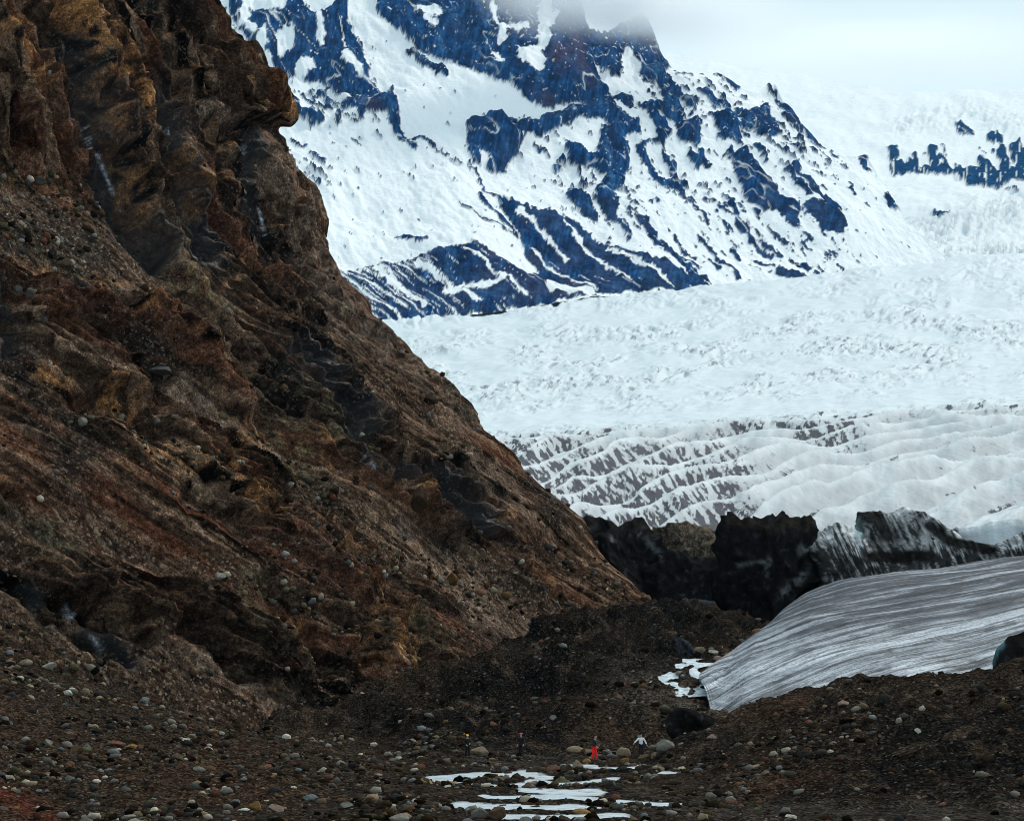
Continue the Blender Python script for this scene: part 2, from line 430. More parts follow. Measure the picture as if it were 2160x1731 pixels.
    rc = mixc(rc, (0.085, 0.05, 0.075), np.clip(strokes(px, row, [(1190,60,1175,130,1150,210,26), (1195,70,1230,140,1265,205,24), (1104,270,1100,300,9), (1010,520,1200,600,50), (770,230,800,250,14)])*0.9*(0.35+tn), 0, 0.85))
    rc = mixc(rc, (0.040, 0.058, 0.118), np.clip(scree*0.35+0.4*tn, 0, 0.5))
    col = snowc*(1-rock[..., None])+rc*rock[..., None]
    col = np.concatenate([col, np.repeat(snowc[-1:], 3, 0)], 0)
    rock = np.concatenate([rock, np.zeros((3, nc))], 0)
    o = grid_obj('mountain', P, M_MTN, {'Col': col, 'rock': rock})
    tag(o, 'steep dark mountain streaked with snow behind the glacier', None, None, 'structure')

# ------------------------------------------------------------------ ice cap and icefall, far right
def build_icefall():
    nc, nr = 340, 180
    u = np.linspace(1280, 2420, nc); v = np.linspace(0, 1, nr)
    top = np.interp(u, [1280, 1450, 1700, 1900, 2160, 2420], [90, 120, 160, 195, 188, 150])
    base = np.interp(u, [1280, 1600, 2420], [640, 625, 590])
    row = base[None]+(top-base)[None]*v[:, None]; px = np.repeat(u[None], nr, 0)
    Y = 2950+(610-row)*5.0+np.maximum(0, 380-row)*4
    wx = px+6*fbm2(px/30, row/30, 3, 201); wy = row+6*fbm2(px/30, row/30, 3, 211)
    sd = np.full(px.shape, -1e3, np.float32)
    wob = 0.85+0.5*noise2(px/14, row/18, 203)
    for s in [(1884,316,1888,356,11), (1886,350,1955,360,12), (1925,335,1935,355,8), (1964,318,1978,356,14), (1985,336,1996,362,8), (2000,362,2060,374,9), (2020,366,2165,376,16), (2072,346,2085,372,13), (2110,322,2135,372,14), (2145,316,2158,372,14), (2040,380,2110,390,9), (2170,320,2240,380,18),
              (2024,268,2052,284,6), (2022,278,2032,288,4), (2092,290,2110,294,9), (1968,455,1998,460,5), (1988,300,1998,330,1.5), (2070,312,2082,330,1.5), (2120,404,2150,410,2)]:
        sd = np.maximum(sd, s[-1]*wob-segd(wx, wy, *s[:4]))
    icing = fbm2(px/5, row/30, 3, 231, 0.6)
    rock = sm(-1, 1, np.minimum(sd, -(icing-0.5)*12))
    P = np.empty(px.shape+(3,), np.float32)
    P[..., 0] = (px-CX)/F*Y; P[..., 1] = Y; P[..., 2] = CZ+(HR-row)/F*Y
    serac = np.clip(strokes(px, row, [(2160,440,1960,500,1760,560,46), (2160,540,1850,560,30), (1900,265,2050,240,2160,270,26)]), 0, 1)
    h = ridge2(px/26+row*0.01, row/9, 4, 240, 0.6)
    P[..., 2] += serac*h*9+fbm2(px/70, row/30, 3, 250)*7+8*sm(-6, 6, sd)
    col = np.empty(px.shape+(3,), np.float32); col[:] = (0.76, 0.80, 0.82)
    col = mixc(col, (0.52, 0.66, 0.72), np.clip(serac*(0.35-0.5*h), 0, 0.75))
    col = mixc(col, (0.006, 0.048, 0.13), rock)  # rock blue includes painted distance haze, as on the mountain
    tag(grid_obj('icefall', P, M_MTN, {'Col': col, 'rock': rock}), None, None, None, 'structure')

# ------------------------------------------------------------------ glacier
GT_Y = [200, 245, 270, 310, 360, 430, 520, 620, 750, 950, 1250, 1650, 2100, 2500, 3100]
GT_R = [1230, 1190, 1150, 1090, 1034, 977, 922, 882, 850, 815, 770, 715, 658, 612, 575]
def build_glacier():
    nc, nr = 620, 430
    u = np.linspace(560, 2440, nc)
    r0 = np.linspace(1152, 577, nr)
    Yr = np.interp(-r0, -np.array(GT_R), GT_Y)
    px = np.repeat(u[None], nr, 0); rr = np.repeat(r0[:, None], nc, 1); Y = np.repeat(Yr[:, None], nc, 1)
    row = rr-0.065*(px-1500)
    X = (px-CX)/F*Y; Z = CZ+(HR-row)/F*Y
    # long pressure ridges on the lower tongue
    q = rr+(0.10+0.15*sm(890, 1060, rr))*(px-1500)-0.00004*(px-1500)**2+11*fbm2(px/330, rr/110, 3, 300)+3*noise2(px/90, rr/40, 305)
    sp = np.interp(q, [700, 900, 1000, 1300], [20, 26, 44, 62])
    ph = q/sp*1.0
    ph = np.interp(q, np.linspace(600, 1500, 300), np.cumsum(1/np.interp(np.linspace(600, 1500, 300), [820, 930, 1010, 1200], [13, 21, 35, 48]))*3.01)
    ph = ph+0.16*fbm2(px/200, rr/70, 2, 310)
    cell = np.floor(ph); w = ph-cell
    h = np.where(w < 0.42, (1-w/0.42)**1.1, ((w-0.42)/0.58)**1.9)
    cell2 = np.floor(ph+0.58); cr = noise2(cell2*3.7+px/130, cell2*1.3, 320)          # each ridge swells and dies along its length
    lower = sm(885, 925, rr+10*noise2(px/90, rr/20, 330))
    amp = lower*(1.0+0.7*cr)*np.interp(Y, [250, 400, 620], [3.0, 3.6, 2.2])
    amp = amp*(0.25+0.75*sm(0, 45, 1152-rr))
    Z = Z+amp*h
    ph2 = ph*2.7+0.5*fbm2(px/90, rr/30, 2, 345); w2 = ph2-np.floor(ph2)
    Z = Z+lower*0.30*np.interp(Y, [250, 400, 620], [1.6, 2.2, 1.6])*np.where(w2 < 0.35, 1-w2/0.35, ((w2-0.35)/0.65)**1.5)*np.clip(0.4+noise2(px/110, rr/40, 346), 0, 1)
    fine = ridge2(px/60, rr/10+0.02*px, 4, 340, 0.55)
    Z = Z+lower*0.16*fine
    # crevassed upper reaches
    up = 1-lower
    cx_ = px/34+0.8*noise2(px/60, rr/20, 350); cy_ = rr/7.5+1.2*noise2(px/50, rr/25, 351)
    h2 = ridge2(cx_, cy_, 4, 352, 0.55)
    patch = np.clip(0.45+1.0*fbm2(px/150, rr/34, 3, 360), 0.05, 1)*np.clip(sm(560, 640, rr)+0.25*sm(1500, 2100, px), 0, 1)*(1-0.85*np.exp(-((rr-868+0.0*px)/22)**2))
    A2 = np.interp(Y, [600, 1000, 2000, 3000], [1.6, 3.0, 6.0, 9.0])
    Z = Z+up*patch*A2*h2*0.5+up*A2*0.5*fbm2(px/110, rr/26, 3, 370)
    P = np.stack([X, Y, Z], -1)
    ks = np.arange(8)[:, None, None]; sk = np.repeat(P[:1], 8, 0); sk[..., 1] -= (8-ks[..., 0])*0.8; sk[..., 2] = P[0, :, 2][None]+(4.0-P[0, :, 2][None])*((8-ks[..., 0])/8.0)**1.3
    flank = np.where(w < 0.55, np.sin(np.pi*np.clip(w/0.55, 0, 1)), 0)*lower
    _, rs = proj(P); hang = fbm2((px-0.7*rs)/13, (rs+0.3*px)/34, 5, 380, 0.68)
    zone = np.clip(0.10+1.25*np.clip(strokes(px, row, [(1120,1000,1350,1080,1500,1120,95), (1180,1060,1500,1030,70), (1560,900,1900,860,30), (1700,920,1780,930,30)]), 0, 1)+0.25*fbm2(px/140, rr/60, 2, 390), 0, 1)
    vl = np.exp(-((w-0.43)/0.06)**2)*lower*np.clip(0.5+1.3*noise2(px/60+cell*3.1, cell*2.3, 381), 0, 1)+0.7*np.exp(-((w2-0.36)/0.10)**2)*lower*np.clip(1.4*noise2(px/50, rr/20, 383), 0, 1)
    dirt = np.clip(np.maximum(flank*zone*(0.62+1.2*hang), 0.9*vl*(0.6+0.8*hang))+0.08*lower, 0, 0.94)
    base = np.empty(P.shape, np.float32); base[:] = (0.57, 0.635, 0.67)
    base = mixc(base, (0.545, 0.59, 0.615), lower*0.9)
    col = mixc(base, (0.20, 0.22, 0.245), np.clip(flank*0.52+0.25*lower*fbm2(px/30, rr/14, 3, 395), 0, 0.55))  # flank grey: dirt plus the ridge shade painted into the colour
    crack = np.clip((-h2-0.55)*1.5, 0, 1)*patch*up
    spots = sm(0.34, 0.62, fbm2((px-1.4*rr)/22, (rr+0.35*px)/7, 4, 400, 0.6))*up*patch*sm(640, 720, rr)
    col = mixc(col, (0.34, 0.42, 0.46), np.clip(crack*0.9, 0, 0.8))
    col = mixc(col, (0.10, 0.115, 0.13), np.clip(spots*0.8, 0, 0.8))
    lim = sm(0.33, 0.6, fbm2((px+rr)/16, rr/8, 3, 410, 0.6))*np.exp(-((rr-905-8*noise2(px/100, rr/9, 420))/14)**2)
    col = mixc(col, (0.05, 0.056, 0.07), np.clip(lim*0.85, 0, 0.85))
    dirt = np.maximum(dirt, np.clip(lim*0.8, 0, 0.9))
    skc = np.repeat(mixc(col[:1], (0.05, 0.05, 0.055), np.clip(0.95-(px[:1]-1980)/120, 0.05, 0.95).astype(np.float32)), 8, 0)
    tag(grid_obj('glacier', np.concatenate([sk, P], 0), M_GLAC, {'Col': np.concatenate([skc, col], 0), 'dirt': np.concatenate([np.repeat(dirt[:1], 8, 0), dirt], 0)}), None, None, None, 'structure')

# ------------------------------------------------------------------ the near cliff and its scree
SIL = [(-160,330),(-60,392),(0,430),(44,470),(74,480),(114,517),(154,567),(195,591),(235,608),(247,608),(258,598),(266,592),(315,590),(339,606),(373,617),(382,632),(399,638),(416,660),(453,680),(477,682),(500,674),(534,687),(567,701),(594,711),(617,748),(634,776),(661,788),(701,835),(732,865),(765,902),(792,936),(805,952),(849,989),(873,1005),(899,1009),(916,1020),(933,1046),(960,1083),(993,1104),(1027,1144),(1054,1180),(1097,1234),(1124,1245),(1161,1265),(1188,1288),(1225,1335),(1255,1362),(1279,1402),(1300,1432),(1345,1490),(1500,1640)]
def build_cliff():
    r = np.array([s[0] for s in SIL], float); xs = np.array([s[1] for s in SIL], float)
    a = (HR-r)/F; zz = CZ+238*a/(1-0.2*a); Yc = 238+0.2*(zz-CZ); Xs = (xs-CX)/F*Yc
    o = np.argsort(zz); zz, Xs, xs = zz[o], Xs[o], xs[o]
    z = np.concatenate([np.arange(-3.5, 62, 0.125), np.arange(62, 97, 0.2)])
    XC = np.interp(z, zz, Xs); UC = np.interp(z, zz, xs); YC = 238+0.2*(z-CZ)
    k = np.hanning(81); k /= k.sum()
    XS = np.convolve(np.pad(XC, 40, mode='edge'), k, 'valid')
    nf, nb = 530, 34
    sig = np.concatenate([-(np.linspace(1, 0, nb, endpoint=False)**1.6), np.linspace(0, 1, nf)])
    smax = np.interp(z, [-4, 8, 50, 97], [122, 118, 92, 66])
    # unit contour shape for s >= 0, integrated finely
    sf = np.linspace(0, 130, 1301)
    th = np.radians(31)*(1-np.exp(-sf/6.0))+np.radians(16)*(sf/120)
    ox = np.concatenate([[0], np.cumsum(-np.sin(th[:-1])*0.1)]); oy = np.concatenate([[0], np.cumsum(-np.cos(th[:-1])*0.1)])
    nz, ns = len(z), len(sig)
    S = np.where(sig[None, :] >= 0, sig[None, :]*smax[:, None], sig[None, :]*70)
    fx = np.interp(S, sf, ox); fy = np.interp(S, sf, oy)
    bs = np.maximum(-S, 0); ph = np.radians(58)*(1-np.exp(-bs/14))
    fx = np.where(S < 0, -bs*np.sin(ph), fx); fy = np.where(S < 0, bs*np.cos(ph), fy)
    t0 = -np.arctan((UC-CX)/F)[:, None]
    rx = fx*np.cos(t0)-fy*np.sin(t0); ry = fx*np.sin(t0)+fy*np.cos(t0)
    wgt = np.exp(-(np.maximum(S, 0)/28)**2)
    X = rx+XC[:, None]*wgt+XS[:, None]*(1-wgt); Y = ry+YC[:, None]; Z = np.repeat(z[:, None], ns, 1)
    P = np.stack([X, Y, Z], -1)
    n = grid_normals(P)
    if n[nz//2, nb+nf//2, 0] < 0: n = -n
    px, row = proj(P)
    wx = px+16*fbm2(px/70, row/70, 3, 500); wy = row+16*fbm2(px/70, row/70, 3, 510)
    # where loose scree smooths the face
    scree = np.clip(np.maximum.reduce([
        sm(-20, 30, sdpoly(wx, wy, P2([-400,330, 60,360, 250,500, 420,600, 330,640, 120,560, -400,520]))),
        sm(-20, 30, sdpoly(wx, wy, P2([-400,1120, 0,1060, 200,1080, 380,1180, 560,1180, 520,1260, 330,1200, 100,1170, -400,1230]))),
        sm(-20, 30, sdpoly(wx, wy, P2([-400,1280, 0,1225, 130,1270, 190,1340, 300,1330, 390,1330, 440,1410, 560,1420, 720,1470, 800,1620, 300,1700, -400,1700]))),
        sm(-20, 30, sdpoly(wx, wy, P2([900,1180, 1060,1140, 1180,1230, 1300,1270, 1160,1330, 1080,1360, 960,1270]))),
        0.8*sm(-20, 30, sdpoly(wx, wy, P2([620,960, 800,1080, 900,1180, 860,1260, 700,1170, 560,1120]))),
        0.8*sm(-20, 30, sdpoly(wx, wy, P2([700,640, 830,740, 960,860, 1030,960, 960,960, 800,820, 680,700]))),
        ]), 0, 1)
    crag = 1-scree
    upper = sm(-40, 60, sdpoly(px, row, P2([-900,250, 0,300, 300,450, 480,590, 620,660, 760,640, 760,-900, -900,-900])))
    # bedding and fracture planes: plates that run down to the right across the face, steeper in the upper cliff
    fl = S+0.10*(Z-8)
    wv = fbm2(S/22, Z/22, 3, 520)
    def plates(q, p, seed):
        bigr = ridge2(q/14+0.4*wv, p/75, 2, seed)
        def saw(lam, sd, wa):
            t = q/lam+wa*fbm2(S/13, Z/13, 3, sd)+0.25*noise2(p/9, q/5, sd+4); k = np.floor(t); fr = t-k
            var = 0.55+0.8*np.clip(0.5+noise2(k*5.13+p/30, k*1.7, sd+7), 0, 1)
            return np.where(fr < 0.88, fr/0.88, (1-fr)/0.12)*var-0.5
        return bigr, saw(6.5, seed+10, 1.0), saw(2.4, seed+30, 1.3), ridge2(q/1.1, p/8, 2, seed+50)
    qU, pU = S-0.25*Z, Z+0.25*S
    qL, pL = S-1.2*Z, 1.2*S+Z
    bU, sU, tU, rU = plates(qU, pU*0.42, 530); bL, sL, tL, rL = plates(qL, pL, 640)
    low = 1-upper
    outc = np.clip(strokes(wx, wy, [(300,655,380,715,510,860,30), (60,610,250,690,34), (640,740,720,800,760,890,40), (830,1000,930,1030,1040,1090,36), (160,1225,330,1320,30), (400,1250,540,1390,40), (480,960,620,1080,60), (690,1290,900,1400,60), (940,1100,1150,1240,22), (250,700,340,800,30), (620,560,720,640,30), (560,330,660,560,50)]), 0, 1)
    cragL = np.clip(sm(-0.12, 0.32, fbm2(qL/15, pL/70, 3, 690)+0.55*outc-0.06), 0, 1)*(1-0.9*scree)
    crag = np.clip(upper+cragL, 0, 1)
    big = fbm3(X/26, Y/26, Z/20, 3, 540)
    crg2 = 1-2*np.abs(noise3(X/2.4, Y/2.4, Z/1.9, 560))
    c3 = noise3(X/0.9, Y/0.9, Z/0.75, 570); c4 = noise3(X/0.40, Y/0.40, Z/0.36, 580)
    strat = np.clip(2.2*noise2(Z/3.1+0.03*S+0.5*wv, S/38, 591), -1, 1)
    d = 1.3*big+upper*(1.7*bU+1.7*sU+0.9*tU+0.25*rU+0.30*strat)
    d = d+low*((0.25+0.5*cragL)*bL+cragL*(1.5*sL+0.85*tL+0.25*rL)+0.10*(1-cragL)*rL)
    d = d+crag*(0.22*crg2+0.16*c3)+0.06*c3+(0.05+0.07*crag)*c4
    carve = [  # hollows, overhang shadows and gullies (photo pixels) : points, half width, depth
      ((112,-30,150,120,200,300,270,430,340,520), 26, 3.6), ((300,150,330,260,385,410,440,520), 17, 3.0), ((505,290,545,420,560,560), 13, 1.8), ((360,60,520,90), 16, 1.5),
      ((420,258,600,262), 10, 2.6), ((480,275,515,300), 20, 2.0), ((-40,600,20,640,30,720), 24, 2.2), ((255,690,300,760,340,800), 24, 2.6), ((180,840,330,860), 24, 1.8),
      ((140,1255,240,1310,320,1335), 17, 3.0), ((410,1310,470,1370,530,1410), 22, 3.4), ((640,740,720,800,760,890), 26, 2.6), ((830,1000,930,1030,1040,1090), 22, 2.4), ((300,880,345,900), 20, 1.5),
      ((10,1225,90,1270,200,1360,270,1395), 13, 2.0), ((560,1230,640,1330), 20, 1.2), ((600,1050,520,1110), 25, 1.3), ((980,1130,1100,1190,1230,1260), 11, 1.4), ((400,1040,480,1090), 24, 1.6), ((800,660,960,840), 9, 0.9),
      ((560,880,640,980,700,1060), 22, 1.2), ((750,1150,850,1290,920,1370), 16, 1.3), ((660,1330,700,1420), 14, 1.2), ((760,1300,790,1400), 13, 1.2), ((870,1330,905,1410), 15, 1.6)]
    for pts, w_, dep in carve:
        d = d-dep*strokes(wx, wy, [tuple(pts)+(w_,)])
    raise_ = [((300,655,380,715,440,790,510,860), 20, 2.2), ((90,620,200,650,250,690), 20, 1.6), ((150,20,200,150,270,330,420,600), 15, 1.8), ((215,60,290,230,330,330), 13, 1.6), ((345,225,420,246,520,244,606,238), 10, 1.4),
      ((0,75,60,150,110,200), 18, 1.4), ((870,1015,890,1075), 19, 2.0), ((520,180,600,215), 26, 1.2), ((660,900,690,960), 22, 0.8), ((610,1310,620,1340), 16, 1.0), ((160,1225,330,1300), 16, 2.0), ((400,1240,560,1330), 22, 1.5), ((1030,1070,1120,1170), 9, 1.1), ((940,1100,1060,1180,1150,1240), 10, 1.3),
      ((745,1300,735,1430), 12, 1.2), ((815,1340,850,1420), 20, 1.3), ((690,1180,760,1230), 18, 0.8), ((760,860,840,960), 10, 1.0)]
    for pts, w_, dep in raise_:
        d = d+dep*strokes(wx, wy, [tuple(pts)+(w_,)])
    soft = 0.35+0.65*sm(0, 14, np.abs(S))          # keep the traced outline at the crest
    d = d-d[:, nb:nb+60].mean()
    P = P+n*(d*soft-1.1*(1-np.minimum(1, np.abs(S)/14))*0)[..., None]
    n2 = grid_normals(P)
    if n2[nz//2, nb+nf//2, 0] < 0: n2 = -n2
    px, row = proj(P)
    up = n2[..., 2]
    # ---- colours of the rock, soil, moss
    f1 = fbm3(X/9, Y/9, Z/7, 4, 600); f2 = fbm3(X/2.2, Y/2.2, Z/1.8, 4, 610); f3 = fbm3(X/0.7, Y/0.7, Z/0.7, 2, 620)
    def streak(lam, L, seed, o=4):
        a = fbm2(qU/(lam*0.75), pU/(L*1.8), o, seed, 0.6); b = fbm2(qL/lam, pL/L, o, seed+3, 0.6)
        return a*upper+b*low
    la, lb, lc = streak(4.0, 55, 660), streak(2.2, 30, 670), streak(7.0, 80, 680)
    col = np.empty(P.shape, np.float32); col[:] = (0.070, 0.041, 0.0265)
    col = mixc(col, (0.0052, 0.0044, 0.0042), np.clip(crag*(0.30+0.9*f1)+0.22*upper+1.25*la+0.08, 0, 0.96))
    col = mixc(col, (0.24, 0.152, 0.098), np.clip(1.3*lb+0.7*f2-0.10, 0, 0.8)*(1-0.25*upper))
    col = mixc(col, (0.125, 0.050, 0.027), np.clip(1.3*lc-0.12, 0, 0.65))
    col = mixc(col, (0.026, 0.0235, 0.022), np.clip(0.9*f1-0.25*la, 0, 0.8)*(1-0.6*scree))
    gs = fbm2(S/0.9, Z/22, 3, 685, 0.6)
    col = mixc(col, (0.072, 0.046, 0.032), np.clip(scree*(0.7+0.5*gs), 0, 0.85))
    col = mixc(col, (0.20, 0.14, 0.098), np.clip(scree*(gs-0.25)*1.2, 0, 0.5))
    moss = np.clip(sm(0.25, 0.75, up)*crag*(0.25+1.4*f2+0.6*f1), 0, 1)*(0.35+0.65*upper)
    warm = np.clip(strokes(wx, wy, [(120,0,170,60,230,170,290,225,30), (0,70,70,160,26), (150,140,190,230,285,420,420,600,17), (240,110,290,190,16), (380,330,420,440,14), (560,200,600,225,18), (300,655,380,715,510,860,20), (40,365,120,380,14), (0,540,240,600,26), (80,780,280,850,18), (470,890,700,960,30), (300,940,480,990,26), (540,1040,620,1090,26), (610,1300,640,1345,20), (780,1330,900,1420,36), (830,1395,850,1440,10), (950,1205,965,1220,22), (885,1020,890,1060,22), (1130,1170,1230,1270,9), (1060,1060,1130,1150,12), (700,1100,760,1160,20), (760,1240,860,1290,24)]), 0, 1)
    col = mixc(col, (0.34, 0.160, 0.060), np.clip(moss*0.55+warm*(0.25+0.25*upper+1.5*f2+0.8*f3)*(0.5+0.5*crag), 0, 0.9))
    olive = np.clip(strokes(wx, wy, [(540,1220,570,1330,34), (580,900,680,1010,46), (330,500,480,640,34), (100,1110,140,1160,30), (600,780,700,900,36), (20,480,180,520,34), (860,1280,930,1350,26)]), 0, 1)
    col = mixc(col, (0.080, 0.072, 0.045), np.clip(olive*(0.35+0.9*f2), 0, 0.7))
    red = np.clip(strokes(wx, wy, [(310,660,400,740,510,860,20), (120,630,250,690,20), (600,1080,760,1230,34), (-60,1660,60,1700,100,1720,20), (230,1440,250,1470,7), (680,560,800,660,18), (560,1120,680,1220,30)]), 0, 1)
    col = mixc(col, (0.105, 0.045, 0.03), np.clip(red*(0.5+0.8*f2), 0, 0.75))
    grey = np.clip(strokes(wx, wy, [(700,600,860,740,980,880,36), (1000,960,1120,1080,24), (345,222,420,248,520,246,604,243,8), (560,330,640,460,700,580,40), (720,640,860,760,28), (640,420,670,500,24), (800,1060,860,1130,18), (900,1190,1120,1320,44), (430,1400,640,1520,24), (770,860,830,900,10), (380,830,460,900,26)]), 0, 1)  # pale ledge and scree; lit slope along the edge also painted brighter
    col = mixc(col, (0.165, 0.115, 0.085), np.clip(grey*(0.55+0.8*f2), 0, 0.8))
    col = mixc(col, (0.045, 0.038, 0.034), np.clip(strokes(wx, wy, [(1010,1330,1160,1360,40), (0,470,200,520,60)])*0.6, 0, 0.6))
    wetm = np.clip(strokes(wx, wy, [(140,100,190,260,260,420,350,520,34), (320,200,390,410,450,540,26), (520,300,560,480,16), (640,740,720,800,770,900,30), (860,1000,960,1030,1050,1090,26), (180,1320,280,1400,16), (-20,600,25,720,26), (40,1230,100,1260,8), (770,960,800,990,10)]), 0, 1)
    col = mixc(col, (0.013, 0.013, 0.016), np.clip(wetm*0.85, 0, 0.85))
    # thin ribbons of water ice left in the gullies
    icy = (strokes(px+2*noise2(px/6, row/6, 651), row, [(180,270,190,315,2.2), (205,325,222,370,3.0), (222,370,240,410,2), (352,270,356,285,2.2), (505,305,520,330,2.5), (545,440,560,500,1.8), (770,962,792,985,3), (135,1288,148,1300,5), (195,1345,215,1370,5)]))
    col = mixc(col, (0.42, 0.47, 0.55), np.clip(icy*0.8, 0, 0.8))
    lum = col.mean(-1, keepdims=True)
    col = col*np.clip(0.66+8.0*lum, 0.68, 1.40)
    ob = grid_obj('cliff', P, M_ROCK, smooth=False, attrs={'Col': col, 'wet': np.clip(wetm, 0, 1), 'stony': np.clip(0.25+0.75*scree+0.5*f1, 0, 1)})
    tag(ob, None, None, None, 'structure')
    return P, n2, px, row, scree, S

# ------------------------------------------------------------------ valley floor, moraine mounds
CTRL = [(700,1575,150),(750,1600,136),(850,1612,130),(1000,1602,136),(1000,1650,113.6),(820,1525,172),(900,1455,178),(1000,1425,182),(1100,1402,185),(1200,1402,180),(1150,1482,165),(1000,1505,165),(1100,1562,146),(1200,1582,142),(1300,1500,155),(1300,1445,165),(1350,1545,146),
 (1110,1347,205),(1200,1314,210),(1300,1304,214),(1420,1289,218),(1500,1302,220),(1590,1334,215),(1650,1360,205),(1430,1392,182),(1430,1432,174),(1450,1467,168),(1400,1505,158),(1450,1592,140),(1380,1585,140),(1480,1540,146),(1330,1380,188),(1230,1380,192),
 (1450,1642,120),(1500,1692,100),(1800,1733,90),(2160,1722,92),(2400,1700,92),(1500,1605,118),(1550,1505,138),(1640,1493,140),(1720,1478,140),(1800,1458,140),(1900,1443,140),(2000,1438,138),(2080,1424,135),(2160,1400,132),(2300,1378,130),(2500,1370,130),(1800,1580,115),(2000,1560,113),(2160,1500,116),(2160,1620,102),(1600,1600,115),(1700,1660,103),(1400,1690,100.5),
 (0,1731,85),(0,1650,100),(0,1560,118),(0,1450,140),(0,1372,160),(-300,1310,150),(-300,1600,100),(250,1731,88),(250,1600,112),(250,1480,142),(450,1605,120),(450,1545,145),(600,1572,142),(550,1733,89),(800,1733,89),(350,1520,172),(520,1560,165),(150,1425,165),
 (1080,1734,89),(1200,1694,99.3),(1000,1694,99.3),(1100,1645,115.5),(1300,1645,115.5),(1300,1612,130)]
def tps():
    pts = [unproj(*c) for c in CTRL]
    pts += [np.array(p, float) for p in [(0,60,0.1),(-25,60,1.2),(25,60,0.3),(-45,70,4),(-60,120,12),(45,80,1.0),(45,150,4.2),(20,152,2.4),(30,154,2.8),(20,250,7.5),(10,245,7.5),(-10,240,6),(50,250,8),(70,200,7),(-30,220,4),(-60,220,8),(0,300,9),(60,320,10),(-70,320,9),(40,190,4.5),(60,170,5)]]
    A = np.array(pts); XY = A[:, :2]/20; z = A[:, 2]; n = len(A)
    def U(r2): return np.where(r2 > 1e-12, r2*np.log(r2+1e-12), 0)
    D = ((XY[:, None]-XY[None])**2).sum(-1)
    K = U(D)+np.eye(n)*0.02; Pm = np.c_[np.ones(n), XY]
    M = np.block([[K, Pm], [Pm.T, np.zeros((3, 3))]])
    w = np.linalg.solve(M, np.r_[z, 0, 0, 0])
    def ev(X, Y):
        x = X/20; y = Y/20; out = w[n]+w[n+1]*x+w[n+2]*y
        for i in range(n):
            out = out+w[i]*U((x-XY[i, 0])**2+(y-XY[i, 1])**2)
        return out
    return ev
G = {}
